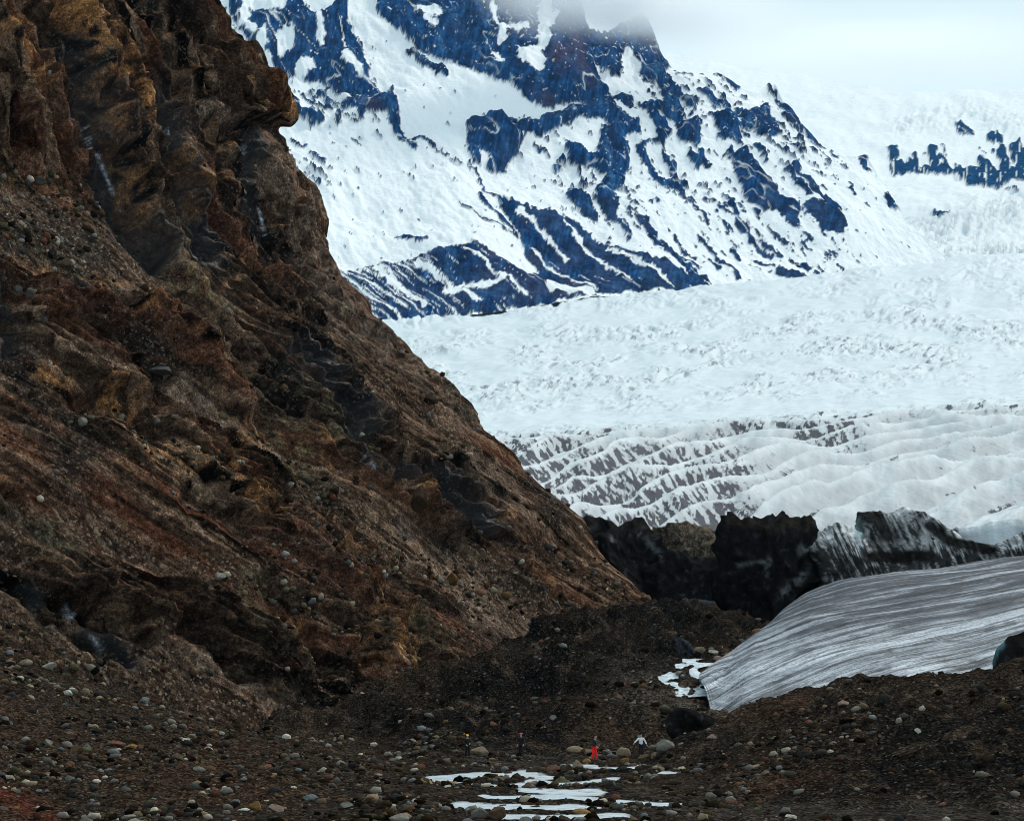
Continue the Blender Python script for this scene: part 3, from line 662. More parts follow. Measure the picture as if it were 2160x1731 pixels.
def build_ground():
    nc, nr = 640, 330
    u = np.linspace(-420, 2560, nc); Yv = np.exp(np.linspace(math.log(52), math.log(300), nr))
    px = np.repeat(u[None], nr, 0); Y = np.repeat(Yv[:, None], nc, 1); X = (px-CX)/F*Y
    ev = tps(); Z = ev(X, Y)
    r0 = HR-(0.0-CZ)/Y*F
    area = strokes(px, r0*2, [(920,3280, 1150,3330, 1450,3385, 150), (1080,3440, 1300,3440, 120), (1290,3235, 1370,3235, 40)])*(Y < 134)
    wxx = px+18*fbm2(X/2.2, Y/5, 3, 701); wr = r0+3.5*fbm2(X/2.5, Y/6, 3, 702)
    arms = strokes(wxx, wr*4, [(925,1641*4, 1000,1634*4, 1105,1630*4, 1150,1640*4, 30), (950,1651*4, 1040,1655*4, 1110,1652*4, 22), (1120,1646*4, 1180,1655*4, 1245,1648*4, 1300,1641*4, 22), (1110,1664*4, 1180,1672*4, 1260,1668*4, 26),
        (1030,1680*4, 1120,1680*4, 1260,1684*4, 1350,1692*4, 1440,1697*4, 26), (975,1697*4, 1060,1700*4, 1180,1702*4, 1250,1700*4, 28), (1050,1722*4, 1180,1722*4, 1320,1720*4, 28), (1060,1740*4, 1300,1738*4, 22), (1285,1621*4, 1320,1619*4, 1362,1615*4, 16), (1250,1642*4, 1300,1638*4, 10)])
    riv = sm(0.35, 0.75, area); riv2 = arms*0
    side = 1-np.clip(riv+riv2, 0, 1)
    hum = fbm2(X/14, Y/14, 4, 700)
    Z = Z+side*(0.7*hum+0.3*fbm2(X/3, Y/3, 3, 710))*sm(-1, 1.2, Z+0.9)+0.10*(1-0.6*riv)*ridge2(X/1.5, Y/1.5, 3, 720)
    Z = Z*(1-riv)+riv*(0.16+0.05*fbm2(X/1.4, Y/1.4, 3, 721))-0.42*arms*sm(0.1, 0.5, riv)
    Z = np.where(Y < 136, np.maximum(Z, 0.10-9*sm(0.3, 0.6, riv)), Z)
    pb, rb = proj(np.stack([X, Y, Z], -1))
    Z = Z+1.3*strokes(pb, rb, [(960,1450,1060,1415,1190,1400,24)])+0.9*strokes(pb, rb, [(1190,1510,1300,1500,1400,1535,22), (850,1530,980,1510,18)])+1.0*strokes(pb, rb, [(1180,1330,1300,1310,1420,1300,1560,1330,18)])-0.8*strokes(pb, rb, [(1000,1480,1150,1450,1260,1450,14), (1150,1375,1300,1365,1400,1370,14)])
    # meltwater-cut hollow under the boulders, runnels on the moraine
    px2, row2 = proj(np.stack([X, Y, Z], -1))
    hol = strokes(X, Y, [(11.6,143, 13.6,144.5, 2.4)])
    Z = Z-2.6*hol
    far = sm(150, 185, Y)
    Z = Z+far*(1.0*(ridge2(X/9, Y/9, 3, 730)-0.95)+0.45*(ridge2(X/3.2, Y/3.2, 3, 740)-0.9)+0.12*ridge2(X/0.9, Y/0.9, 2, 741))*(1-sm(225, 250, Y))
    right = sm(14, 24, X)*sm(96, 108, Y)
    Z = Z+right*(0.40*(ridge2((X+0.5*Y)/5, (Y-0.4*X)/11, 3, 750)-0.9)+0.10*ridge2(X/0.8, Y/0.8, 2, 751))
    P = np.stack([X, Y, Z], -1)
    G.update(u=u, Y=Yv, Z=Z)
    px, row = proj(P)
    f1 = fbm2(X/11, Y/11, 4, 760); f2 = fbm2(X/2.5, Y/2.5, 4, 770)
    col = np.empty(P.shape, np.float32); col[:] = (0.031, 0.0225, 0.0165)
    dark = np.clip(strokes(px, row, [(800,1520,1000,1520,1180,1500,46), (1180,1380,1480,1360,60), (1120,1340,1420,1310,1580,1350,70), (1000,1450,1300,1430,60), (850,1540,1150,1560,50), (1450,1520,1500,1560,60), (1700,1600,2160,1560,110), (1250,1420,1330,1470,50)]), 0, 1)
    col = mixc(col, (0.0095, 0.0088, 0.0082), np.clip(dark*(0.95+0.5*f1), 0, 0.95))
    brown = np.clip(strokes(px, row, [(1230,1505,1390,1540,30), (1500,1510,1800,1540,40), (0,1600,500,1700,120), (1560,1490,1700,1480,26), (1560,1650,1760,1600,40)]), 0, 1)
    col = mixc(col, (0.046, 0.027, 0.0175), np.clip(brown*(0.5+0.8*f1), 0, 0.7))
    redp = np.clip(strokes(px, row, [(-40,1650,40,1690,110,1731,26)]), 0, 1)
    col = mixc(col, (0.09, 0.026, 0.016), redp*0.7)
    gry = np.clip(strokes(px, row, [(1500,1720,2160,1710,24), (1350,1690,1500,1700,20), (1000,1600,1200,1610,18), (1330,1440,1500,1480,50)]), 0, 1)
    col = mixc(col, (0.062, 0.054, 0.045), np.clip(gry*(0.6+0.7*f2), 0, 0.75))
    col = mixc(col, (0.085, 0.060, 0.040), np.clip((f2-0.25)*0.9, 0, 0.5))
    wetb = np.exp(-((Z-0.0)/0.16)**2)*(Y < 135)
    col = mixc(col, (0.02, 0.019, 0.018), wetb*0.6)
    o = grid_obj('ground', P, M_GRAVEL, {'Col': col})
    tag(o, None, None, None, 'structure')
def gz(X, Y):
    px = CX+X/Y*F
    i = np.interp(px, G['u'], np.arange(len(G['u']))); j = np.interp(Y, G['Y'], np.arange(len(G['Y'])))
    i0 = np.clip(np.floor(i).astype(int), 0, len(G['u'])-2); j0 = np.clip(np.floor(j).astype(int), 0, len(G['Y'])-2)
    a, b = i-i0, j-j0; Z = G['Z']
    return (Z[j0, i0]*(1-a)+Z[j0, i0+1]*a)*(1-b)+(Z[j0+1, i0]*(1-a)+Z[j0+1, i0+1]*a)*b
def hit(px, row):
    """first point of the ground seen along a photo ray"""
    Yf = np.exp(np.linspace(math.log(56), math.log(290), 1200)); X = (px-CX)/F*Yf
    z = gz(X, Yf); r = HR-(z-CZ)/Yf*F
    k = np.argmax(r <= row)
    if r[k] > row: return None
    return np.array([X[k], Yf[k], z[k]])

# ------------------------------------------------------------------ bare ice apron
def build_apron():
    top = np.array([(1476,1418,170.5),(1540,1372,182),(1600,1328,195),(1640,1292,205),(1650,1270,210),(1700,1236,216),(1780,1206,224),(1900,1186,230),(2040,1169,236),(2160,1156,240),(2330,1144,246),(2560,1130,252)], float)
    bot = np.array([(1474,1428,169.5),(1488,1452,165),(1500,1500,158),(1560,1530,150),(1640,1535,147),(1720,1525,146),(1800,1512,146),(1900,1500,146),(2040,1490,146),(2160,1470,146),(2330,1450,146),(2560,1440,146)], float)
    na, nb_ = 330, 170
    def res(c):
        w = np.stack([unproj(*p) for p in c])
        d = np.r_[0, np.cumsum(np.hypot(np.diff(c[:, 0]), np.diff(c[:, 1])))]; d /= d[-1]
        return d, w
    # common parameter: photo column
    ta = np.linspace(0, 1, na); tw = np.linspace(0, 1, len(top))
    T = np.stack([np.interp(ta, tw, res(top)[1][:, k]) for k in range(3)], -1); B = np.stack([np.interp(ta, tw, res(bot)[1][:, k]) for k in range(3)], -1)
    kk = np.hanning(25); kk /= kk.sum()
    sm_ = lambda A: np.stack([np.convolve(np.pad(A[:, k], 12, mode='reflect', reflect_type='odd'), kk, 'valid') for k in range(3)], -1)
    T, B = sm_(T), sm_(B)
    b = np.linspace(0, 1, nb_)[:, None, None]
    P = B[None]*(1-b)+T[None]*b
    bb = b[..., 0]
    P[..., 2] += np.sin(np.pi*bb)*1.6*np.minimum(1, ta[None]*4)-1.2*bb**10
    X, Y = P[..., 0], P[..., 1]
    P[..., 2] += 0.3*fbm2(X/20, Y/20, 2, 800)+0.05*ridge2(ta[None]*5+0*bb, bb*40+0*ta[None], 3, 810)+0.05*noise2(X/0.8, Y/0.8, 820)
    lip = []
    for dy, dz in ((0.8, -0.5), (2.0, -2.2), (4.0, -7), (9, -14)):
        q = P[-1].copy(); q[:, 1] += dy; q[:, 2] += dz; lip.append(q)
    P = np.concatenate([P, np.stack(lip)], 0)
    bbf = np.concatenate([np.repeat(bb, na, 1), np.full((4, na), 1.0)+np.arange(4)[:, None]*0.02], 0)
    aaf = np.repeat(ta[None], nb_+4, 0)
    px, row = proj(P)
    flow_u = 0.813*P[..., 0]+0.583*P[..., 1]; flow_v = -0.583*P[..., 0]+0.813*P[..., 1]
    col = np.empty(P.shape, np.float32); col[:] = (0.31, 0.335, 0.375)
    dk = np.clip(strokes(px, row, [(1780,1250,2000,1215,2200,1200,60), (1700,1300,1850,1270,50), (1900,1300,2100,1260,40)]), 0, 1)
    f = fbm2(flow_u*0.05, flow_v*0.45, 5, 830, 0.62)
    dk = np.clip(dk+0.75*sm(0.30, 0.85, bbf), 0, 1)
    col = mixc(col, (0.032, 0.036, 0.048), np.clip(0.08+dk*0.76+0.8*f*(0.4+dk), 0, 0.95))
    br = np.clip(strokes(px, row, [(1540,1470,1800,1450,2160,1380,36), (1500,1440,1560,1480,30), (1560,1420,1800,1370,2160,1300,16), (1660,1262,1720,1232,1800,1204,2000,1176,5)]), 0, 1)
    col = mixc(col, (0.50, 0.53, 0.575), np.clip(br*(0.7+0.9*f), 0, 0.9))
    sp = sm(0.5, 0.75, fbm2(X_(P)/4, Y_(P)/3, 4, 840, 0.6))
    col = mixc(col, (0.05, 0.05, 0.06), sp*0.6)
    edge_d = np.clip(1-bbf/0.30, 0, 1)*np.clip(0.2+1.6*fbm2(X_(P)/5, Y_(P)/3, 4, 850), 0, 1)
    col = mixc(col, (0.02, 0.017, 0.014), np.clip(edge_d*0.9, 0, 0.9))
    flow = np.stack([(0.813*P[..., 0]+0.583*P[..., 1]+20)/300, (-0.583*P[..., 0]+0.813*P[..., 1]-60)/140, 0*aaf], -1)
    tag(grid_obj('ice_apron', P, M_SHEET, {'Col': col, 'flow': flow}), None, None, None, 'structure')
def X_(P): return P[..., 0]
def Y_(P): return P[..., 1]

# ------------------------------------------------------------------ ice blocks with debris
def closed_block(name, outline, Y, thick, seed, paint, mat, rings=34, n=150, rough=0.35, ramp=0.0):
    o = np.array(P2(outline), float)
    d = np.r_[0, np.cumsum(np.hypot(*np.diff(np.r_[o, o[:1]], axis=0).T))]; oc = np.r_[o, o[:1]]
    t = np.linspace(0, d[-1], n, endpoint=False)
    q = np.stack([np.interp(t, d, oc[:, 0]), np.interp(t, d, oc[:, 1])], -1)
    c = np.array([(o[:, 0].min()+o[:, 0].max())/2, o[:, 1].mean()])
    V = []; R = []
    for side in (-1, 1):
        for k in range(rings):
            r = 1-k/rings if side < 0 else (k+1)/rings
            if side > 0 and k == rings-1: continue
            p = c+(q-c)*r
            dep = side*thick*math.sqrt(max(0, 1-r**2.6))
            yy = Y+dep+ramp*(p[:, 1]-c[1])
            V.append(np.stack([(p[:, 0]-CX)/F*Y, yy, CZ+(HR-p[:, 1])/F*Y], -1)); R.append(p)
    # order: front centre ... rim ... back centre
    fr = V[:rings][::-1]; bk = V[rings:][::-1]
    V = np.stack(fr+bk); 
    nr = len(V)
    Vf = V.reshape(-1, 3)
    x, y, z = Vf.T
    ctr = Vf.mean(0); out = Vf-ctr; out /= np.linalg.norm(out, axis=1, keepdims=True)
    for _k in range(16):
        rk = np.random.default_rng(seed*31+_k); nn = rk.normal(size=3); nn[1] *= 1.4; nn /= np.linalg.norm(nn)
        hh = (Vf-ctr)@nn; mxh = hh.max(); dd = mxh*rk.uniform(0.5, 0.85)
        Vf = Vf-np.maximum(0, hh-dd)[:, None]*nn*0.9*(np.abs(nn[1])**1.0)
    x, y, z = Vf.T
    dsp = rough*(1.6*(1-2*np.abs(noise3(x/2.6, y/2.6, z/7, seed+3)))+1.2*np.clip((1-2*np.abs(noise3(x/5, y/5, z/5, seed))), -1, 1)+0.9*(1-2*np.abs(noise3(x/1.3, y/1.3, z/2.2, seed+5)))+0.22*noise3(x/0.5, y/0.6, z/0.6, seed+9))
    rimw = np.abs(np.linspace(-1, 1, nr))[:, None].repeat(n, 1).ravel()
    Vf = Vf+out*(dsp*(0.85-0.5*rimw))[:, None]
    px, row = proj(Vf)
    i = np.arange(nr*n).reshape(nr, n); j = np.roll(i, -1, 1)
    quads = np.stack([i[:-1], j[:-1], j[1:], i[1:]], -1).reshape(-1, 4)
    return mesh_from(name, Vf, quads, mat, {'Col': paint(px, row, Vf), 'stony': np.ones(len(Vf)), 'wet': np.zeros(len(Vf))}, False)
def build_blocks():
    def black(px, row, V):
        c = np.empty((len(px), 3), np.float32); c[:] = (0.0125, 0.0112, 0.0105)
        f = fbm2(px/16, row/16, 4, 900)
        c = mixc(c, (0.20, 0.21, 0.22), np.clip(strokes(px, row, [(1352,1130,1380,1160,1398,1175,6), (1622,1180,1612,1222,5), (1690,1160,1725,1150,9), (1650,1255,1690,1215,8), (1290,1130,1292,1140,4), (1560,1190,1615,1185,4)])*(0.5+1.2*f), 0, 0.7))  # grey sheen on the black ice painted in as streaks
        c = mixc(c, (0.035, 0.027, 0.02), np.clip(strokes(px, row, [(1540,1105,1700,1108,12)])*0.6, 0, 1))
        c = mixc(c, (0.05, 0.053, 0.06), np.clip((f-0.30)*1.2, 0, 0.6))
        return c
    def streaky(px, row, V):
        f = fbm2((px-0.45*row)/7, row/60, 4, 910, 0.6); g = fbm2(px/25, row/25, 3, 920)
        c = np.empty((len(px), 3), np.float32); c[:] = (0.62, 0.63, 0.64)
        c = mixc(c, (0.03, 0.028, 0.027), np.clip(0.42+1.25*f+0.5*g+0.7*sm(1135, 1175, row), 0, 0.97))
        c = mixc(c, (0.018, 0.014, 0.011), np.clip(strokes(px, row, [(1812,1085,1850,1095,1872,1130,16), (1960,1108,2000,1140,2090,1160,11), (1840,1175,1960,1172,12)])*1.5, 0, 0.95))
        c = mixc(c, (0.22, 0.33, 0.35), np.clip(strokes(px, row, [(1806,1098,1812,1130,9)])*0.9, 0, 0.8))
        return c
    def gravel(px, row, V):
        c = np.empty((len(px), 3), np.float32); c[:] = (0.16, 0.125, 0.09)
        return mixc(c, (0.05, 0.04, 0.031), np.clip(0.4+fbm2(px/12, row/12, 3, 930), 0, 1))
    def teal(px, row, V):
        c = black(px, row, V)
        return mixc(c, (0.10, 0.24, 0.26), np.clip(strokes(px, row, [(2086,1412,2104,1372,2116,1358,4)])*0.9, 0, 0.9))
    B = [
     ('ice_block', [1228,1112,1258,1094,1268,1098,1296,1112,1312,1134,1342,1098,1352,1102,1370,1122,1392,1160,1408,1172,1376,1212,1368,1262,1420,1300,1360,1330,1290,1240], 262, 9, 31, black, 'black debris-covered ice block against the foot of the brown cliff'),
     ('ice_block', [1392,1192,1422,1172,1470,1200,1528,1196,1540,1260,1560,1350,1440,1350,1392,1300,1362,1242], 256, 7, 37, black, 'low black ice block in the middle of the dark ice wall'),
     ('ice_block', [1518,1160,1534,1108,1556,1096,1592,1112,1638,1092,1664,1114,1690,1106,1712,1130,1734,1154,1775,1190,1742,1212,1692,1234,1662,1266,1662,1330,1600,1370,1520,1365,1505,1262,1522,1202], 248, 9, 41, black, 'biggest black ice block, flat topped, left of the striped ice'),
     ('ice_hummock', [1716,1156,1745,1126,1762,1116,1792,1124,1832,1168,1860,1200,1830,1250,1740,1260,1730,1190], 243, 6, 47, streaky, 'grey and white streaked ice hummock beside the biggest black block'),
     ('ice_hummock', [1794,1108,1806,1081,1832,1083,1882,1091,1922,1082,1962,1106,2012,1140,2090,1157,2100,1190,1960,1230,1850,1230,1808,1160], 254, 8, 53, streaky, 'dirty ice hummock with turquoise end standing above the striped ice'),
     ('ice_hummock', [2072,1168,2110,1152,2152,1138,2200,1128,2260,1150,2240,1200,2100,1200], 252, 5, 59, streaky, 'small dark ice hummock at the right edge above the striped ice'),
     ('gravel_bank', [1364,1118,1400,1120,1470,1134,1528,1138,1560,1170,1540,1240,1470,1240,1400,1200], 262, 5, 61, gravel, 'brown gravel bank between the black ice blocks'),
     ('ice_block', [1434,1528,1446,1512,1470,1520,1492,1508,1506,1530,1496,1562,1446,1566], 139.5, 1.0, 79, black, 'black block set in the hollow below the cascade'),  # near-black block put into the hollow
     ('ice_block', [2084,1414,2104,1372,2114,1356,2132,1349,2180,1344,2240,1350,2260,1440,2140,1450], 136.5, 3, 67, teal, 'dark ice block with turquoise edge on the right moraine'),
    ]
    for nm, ol, Y, th, sd, pf, lab in B:
        o = closed_block(nm, ol, Y, th, sd, pf, M_GRAVEL if nm == 'gravel_bank' else M_BICE, rough=0.45 if nm == 'ice_hummock' else 0.8 if Y > 200 else 0.8 if Y > 138 else 0.25, ramp=-0.02)
        tag(o, lab, 'ice block' if nm == 'ice_block' else 'ice hummock' if nm == 'ice_hummock' else 'gravel bank')
    # small grey ice lens at the mouth of the hollow
    def lens(px, row, V):
        c = np.empty((len(px), 3), np.float32); c[:] = (0.055, 0.06, 0.07); return mixc(c, (0.015, 0.014, 0.013), np.clip(0.5+1.2*fbm2(px/6, row/6, 3, 940), 0, 1))
    tag(closed_block('ice_slab', [1430,1276,1460,1270,1500,1270,1512,1284,1500,1310,1440,1310], 236, 3, 71, lens, M_BICE, rings=12, n=60, rough=0.2), 'low grey ice slab at the mouth of the dark hollow', 'ice slab')
    tag(closed_block('ice_slab', [1426,1356,1434,1350,1456,1374,1464,1386,1444,1384], 186, 0.4, 73, lens, M_BICE, rings=12, n=60, rough=0.3), 'small slanting grey ice slab above the white stream', 'ice slab')

# ------------------------------------------------------------------ water
def build_water():
    nx, ny = 190, 170
    X, Y = np.meshgrid(np.linspace(-9, 13, nx), np.linspace(70, 131, ny))
    Z = -0.02+0.015*fbm2(X/1.2, Y/2.5, 3, 950)
    tag(grid_obj('stream', np.stack([X, Y, Z], -1), M_WATER, {'depth': np.clip(Z-gz(X, Y), 0, 1)}), None, None, None, 'structure')
    # upper cascade beside the ice
    ctr = [(1388,1404,180),(1420,1398,181),(1432,1420,176),(1446,1446,171),(1462,1474,166)]
    pts = np.stack([unproj(*c) for c in [(1420,1392,182.5),(1425,1412,178),(1437,1434,173.5),(1452,1458,169),(1440,1476,166)]])
    t = np.linspace(0, 1, 60); c = np.stack([np.interp(t, np.linspace(0, 1, len(pts)), pts[:, k]) for k in range(3)], -1)
    w = np.linspace(-1, 1, 30)
    wid = np.interp(t, [0, 0.25, 0.6, 1], [3.4, 2.6, 2.1, 1.9])*(1+0.35*np.sin(t*23)+0.2*np.sin(t*41))
    P = np.repeat(c[:, None], 30, 1); P[..., 0] += w[None]*wid[:, None]
    P[..., 2] = gz(P[..., 0], P[..., 1])
    base = P[..., 2].mean(1); kk = np.ones(9)/9; base = np.convolve(np.pad(base, 4, mode='edge'), kk, 'valid')
    P[..., 2] = base[:, None]+0.02+0.07*fbm2(P[..., 0]*2, P[..., 1]*2, 2, 960)
    tag(grid_obj('stream', P, M_WATER, {'depth': np.clip(P[..., 2]-gz(P[..., 0], P[..., 1])+0.04, 0, 1)}), None, None, None, 'structure')

# ------------------------------------------------------------------ stones
def ico(sub):
    p = (1+5**0.5)/2
    v = [(-1,p,0),(1,p,0),(-1,-p,0),(1,-p,0),(0,-1,p),(0,1,p),(0,-1,-p),(0,1,-p),(p,0,-1),(p,0,1),(-p,0,-1),(-p,0,1)]
    f = [(0,11,5),(0,5,1),(0,1,7),(0,7,10),(0,10,11),(1,5,9),(5,11,4),(11,10,2),(10,7,6),(7,1,8),(3,9,4),(3,4,2),(3,2,6),(3,6,8),(3,8,9),(4,9,5),(2,4,11),(6,2,10),(8,6,7),(9,8,1)]
    v = [np.array(q, float)/np.linalg.norm(q) for q in v]
    for _ in range(sub):
        mid = {}; nf = []
        def m(a, b):
            k = (min(a, b), max(a, b))
            if k not in mid:
                q = v[a]+v[b]; v.append(q/np.linalg.norm(q)); mid[k] = len(v)-1
            return mid[k]
        for a, b, c in f:
            x, y, z = m(a, b), m(b, c), m(c, a); nf += [(a, x, z), (b, y, x), (c, z, y), (x, y, z)]
        f = nf
    return np.array(v), np.array(f, np.int32)
ICO3 = ico(3); ICO0 = ico(0); ICO1 = ico(1)
STONES = []
def make_stone_meshes():
    V, Fc = ICO3
    for k in range(14):
        r = np.random.default_rng(100+k)
        v = V.copy()
        ang = k % 4 != 1
        for _ in range(9 if ang else 6):                # cut flat faces
            nn = r.normal(size=3); nn /= np.linalg.norm(nn); dd = r.uniform(0.45, 0.75) if ang else r.uniform(0.72, 0.93)
            h = v@nn; v -= np.maximum(0, h-dd)[:, None]*nn*0.92
        x, y, z = v.T
        v *= (1+0.09*fbm3(x*1.7, y*1.7, z*1.7, 3, 40+k))[:, None]
        v *= np.array([1.0, r.uniform(0.75, 0.95), r.uniform(0.62, 0.8)])
        me = bpy.data.meshes.new('stone')
        me.from_pydata(v.tolist(), [], Fc.tolist()); me.polygons.foreach_set('use_smooth', np.full(len(Fc), not ang)); me.update()
        me.materials.append(M_STONE); STONES.append(me)
def stone(name, loc, sx, sz, col, label, group, k=None, cat='boulder'):
    me = STONES[random.randrange(14) if k is None else k]
    o = bpy.data.objects.new(name, me); COL.objects.link(o)
    b = max(abs(v.co.z) for v in me.vertices) if False else 0.7
    o.scale = (sx, sx*random.uniform(0.8, 1.1), sz/b)
    o.location = loc; o.rotation_euler = (random.uniform(-.2, .2), random.uniform(-.2, .2), random.choice((0, math.pi))+random.uniform(-.5, .5))
    o.color = (col[0]*0.92, col[1]*0.87, col[2]*0.78, 1)
    tag(o, label, cat, group); return o
C = dict(tan=(0.25,0.20,0.15), pale=(0.40,0.38,0.34), grey=(0.20,0.195,0.19), dark=(0.03,0.028,0.027), brown=(0.11,0.075,0.05), red=(0.15,0.08,0.06), ochre=(0.24,0.14,0.055), olive=(0.10,0.095,0.06), blue=(0.17,0.19,0.21), lav=(0.24,0.22,0.25), white=(0.58,0.56,0.52), plum=(0.13,0.095,0.10), pink=(0.27,0.20,0.17), black=(0.012,0.012,0.012), dbrown=(0.055,0.04,0.03))
NOTABLE = [  # column, row of centre, width, height in photo pixels, colour, label
 (1015,1584,42,24,'tan','broad pale tan boulder beside the person in the yellow hat'),
 (1037,1590,24,13,'black','small black stone leaning on the broad pale tan boulder'),
 (1214,1581,36,18,'tan','low tan boulder left of the person in red trousers'),
 (1240,1584,22,15,'tan','small tan boulder just left of the red trousers'),
 (1283,1585,24,16,'grey','grey-brown boulder just right of the red trousers'),
 (1316,1586,27,22,'tan','tall tan boulder left of the person in the white top'),
 (1316,1602,23,14,'ochre','pale yellowish oval stone in front of the tall tan boulder'),
 (1357,1599,38,20,'brown','broad brown boulder in front of the person in the white top'),
 (1386,1592,21,15,'tan','tan stone below the big angular grey boulder'),
 (1403,1571,38,30,'grey','big angular grey boulder right of the person in the white top'),
 (1392,1619,19,14,'tan','small tan stone on the slope right of the upper pool'),
 (1237,1605,17,14,'ochre','yellowish round stone in front of the red trousers'),
 (1216,1611,27,21,'tan','tan-grey boulder in the cluster above the stream'),
 (1193,1618,27,26,'brown','tallest brown boulder in the cluster above the stream'),
 (1167,1620,27,20,'red','reddish brown boulder left of the tallest brown one by the stream'),
 (1118,1627,30,18,'dbrown','dark brown block at the left end of the cluster above the stream'),
 (1186,1647,32,16,'olive','olive-brown boulder between the two arms of the stream'),
 (1139,1667,27,12,'plum','purplish flat stone in mid-stream'),
 (1116,1655,20,16,'red','reddish stone standing in the upper stream arm'),
 (1056,1642,27,13,'olive','olive stone at the left edge of the upper stream arm'),
 (1122,1687,16,10,'red','little reddish stone awash in the wide stream arm'),
 (1005,1713,38,32,'grey','big pale grey boulder at the bottom edge left of the stream'),
 (1046,1713,44,36,'brown','big rough brown boulder at the bottom edge beside the stream'),
 (1108,1728,30,20,'grey','rounded grey boulder at the bottom edge in the stream'),
 (1228,1713,38,18,'ochre','ochre boulder among pebbles at the bottom of the stream'),
 (1222,1728,34,14,'grey','flat grey stone at the bottom edge under the ochre boulder'),
 (1190,1727,26,18,'dbrown','dark brown stone at the bottom edge left of the ochre boulder'),
 (1284,1652,38,18,'dark','dark grey boulder on the right bank of the stream'),
 (1335,1612,22,10,'red','flat reddish stone by the small upper pool'),
 (1313,1622,26,14,'dark','dark stone beside the small upper pool'),
 (19,1376,20,16,'lav','lavender-grey round stone at the top of the left boulder pile'),
 (18,1396,26,20,'tan','tan boulder under the lavender-grey stone at the left edge'),
 (98,1406,36,18,'pale','largest pale boulder of the left pile, beside the brown scree'),
 (52,1398,26,14,'tan','tan flat boulder between the two largest of the left pile'),
 (141,1459,25,16,'white','whitish angular stone below the left boulder pile'),
 (62,1470,28,15,'tan','long tan stone low in the left boulder pile'),
 (40,1430,18,12,'pale','pale stone in the middle of the left boulder pile'),
 (303,1475,22,17,'blue','round blue-grey stone where boulder field meets brown scree'),
 (284,1492,14,9,'blue','small blue-grey stone just below the round blue-grey one'),
 (100,1564,26,19,'grey','grey boulder at left with a brown boulder beside it'),
 (159,1578,31,20,'brown','brownish boulder right of the grey boulder at left'),
 (128,1581,17,11,'blue','bluish stone wedged between the grey and brown boulders at left'),
 (244,1568,33,19,'red','reddish brown boulder in the left boulder field'),
 (279,1575,31,14,'ochre','ochre slab touching the reddish brown boulder'),
 (394,1562,20,15,'white','bright white rounded stone in the left boulder field'),
 (376,1596,29,20,'brown','brown-grey boulder with dark underside below the white stone'),
 (419,1621,24,13,'grey','smooth oval grey stone right of the brown-grey boulder'),
 (466,1546,17,11,'pale','pale stone at the upper edge of the boulder field near the scree toe'),
 (442,1580,23,13,'pale','pale flat stone right of the bright white stone'),
 (338,1590,24,13,'dark','dark stone left of the brown-grey boulder'),
 (268,1722,32,14,'grey','grey boulder at the bottom edge left of centre'),
 (486,1697,34,18,'dark','dark grey slab near the bottom with a pale stone on its right'),
 (513,1706,26,10,'white','thin pale stone tucked against the dark grey slab'),
 (203,1647,18,8,'white','small flat white stone alone in the left field'),
 (604,1553,17,13,'white','pale round stone at the toe of the brown scree fan'),
 (540,1698,31,23,'ochre','ochre-tan boulder near the bottom, left of a pinkish one'),
 (576,1702,38,24,'pink','pinkish grey boulder near the bottom edge'),
 (653,1681,29,16,'blue','smooth blue-grey boulder near the bottom centre-left'),
 (732,1697,28,18,'grey','grey-brown boulder right of the smooth blue-grey one'),
 (878,1689,21,16,'pale','pale grey stone left of the stream mouth'),
 (836,1674,31,20,'black','black rounded boulder above the grey ones near the stream'),
 (800,1712,31,22,'dbrown','dark boulder with rusty side at the bottom edge'),
 (838,1725,50,20,'grey','widest grey boulder at the bottom edge left of the stream'),
 (793,1628,21,15,'brown','brown stone on the faint track left of the stream'),
 (790,1568,18,13,'pale','pale pair-like stone on the dark gravel above the track'),
 (844,1521,14,9,'pale','pale stone high on the dark gravel mound'),
 (1784,1483,29,17,'pink','pinkish boulder on the moraine crest against the striped ice'),
 (1867,1474,25,24,'dark','round dark grey boulder on the moraine crest'),
 (1902,1467,15,14,'dark','smaller dark stone right of the round one on the crest'),
 (1502,1553,20,14,'pink','pale pinkish stone right of the dark hollow'),
 (1936,1541,15,14,'white','white pointed stone alone on the dark moraine slope'),
 (1696,1590,29,18,'dark','dark half-buried boulder on the right moraine slope'),
 (1595,1617,26,11,'tan','tan flat stone low on the right moraine slope'),
 (1671,1722,32,10,'white','pale flat stone on the gravel at the bottom right'),
 (1479,1369,28,16,'tan','tan boulder in the group beside the tip of the striped ice'),
 (1504,1374,22,14,'pale','pale boulder right of the tan one by the ice tip'),
 (1530,1377,20,14,'brown','brown boulder nearest the ice edge in the ice-tip group'),
 (1516,1390,18,12,'pink','pinkish stone in front of the ice-tip group'),
 (1598,1332,21,14,'ochre','ochre stone at the foot of the biggest black ice block'),
 (1565,1350,16,11,'grey','grey stone between ochre stone and the ice-tip group'),
 (1167,1513,16,18,'grey','upright grey stone on the dark mound behind the hikers'),
]
def build_notable():
    for px, row, w, h, c, lab in NOTABLE:
        p = hit(px, row+h*0.42)
        if p is None: print('no ground', px, row); continue
        m = p[1]/F
        stone('boulder', (p[0], p[1]+w*m*0.35, p[2]+h*m*0.26), w*m*0.56, h*m*0.56, np.array(C[c])*random.uniform(.7, .95), lab, None, cat='boulder' if w > 21 else 'stone')
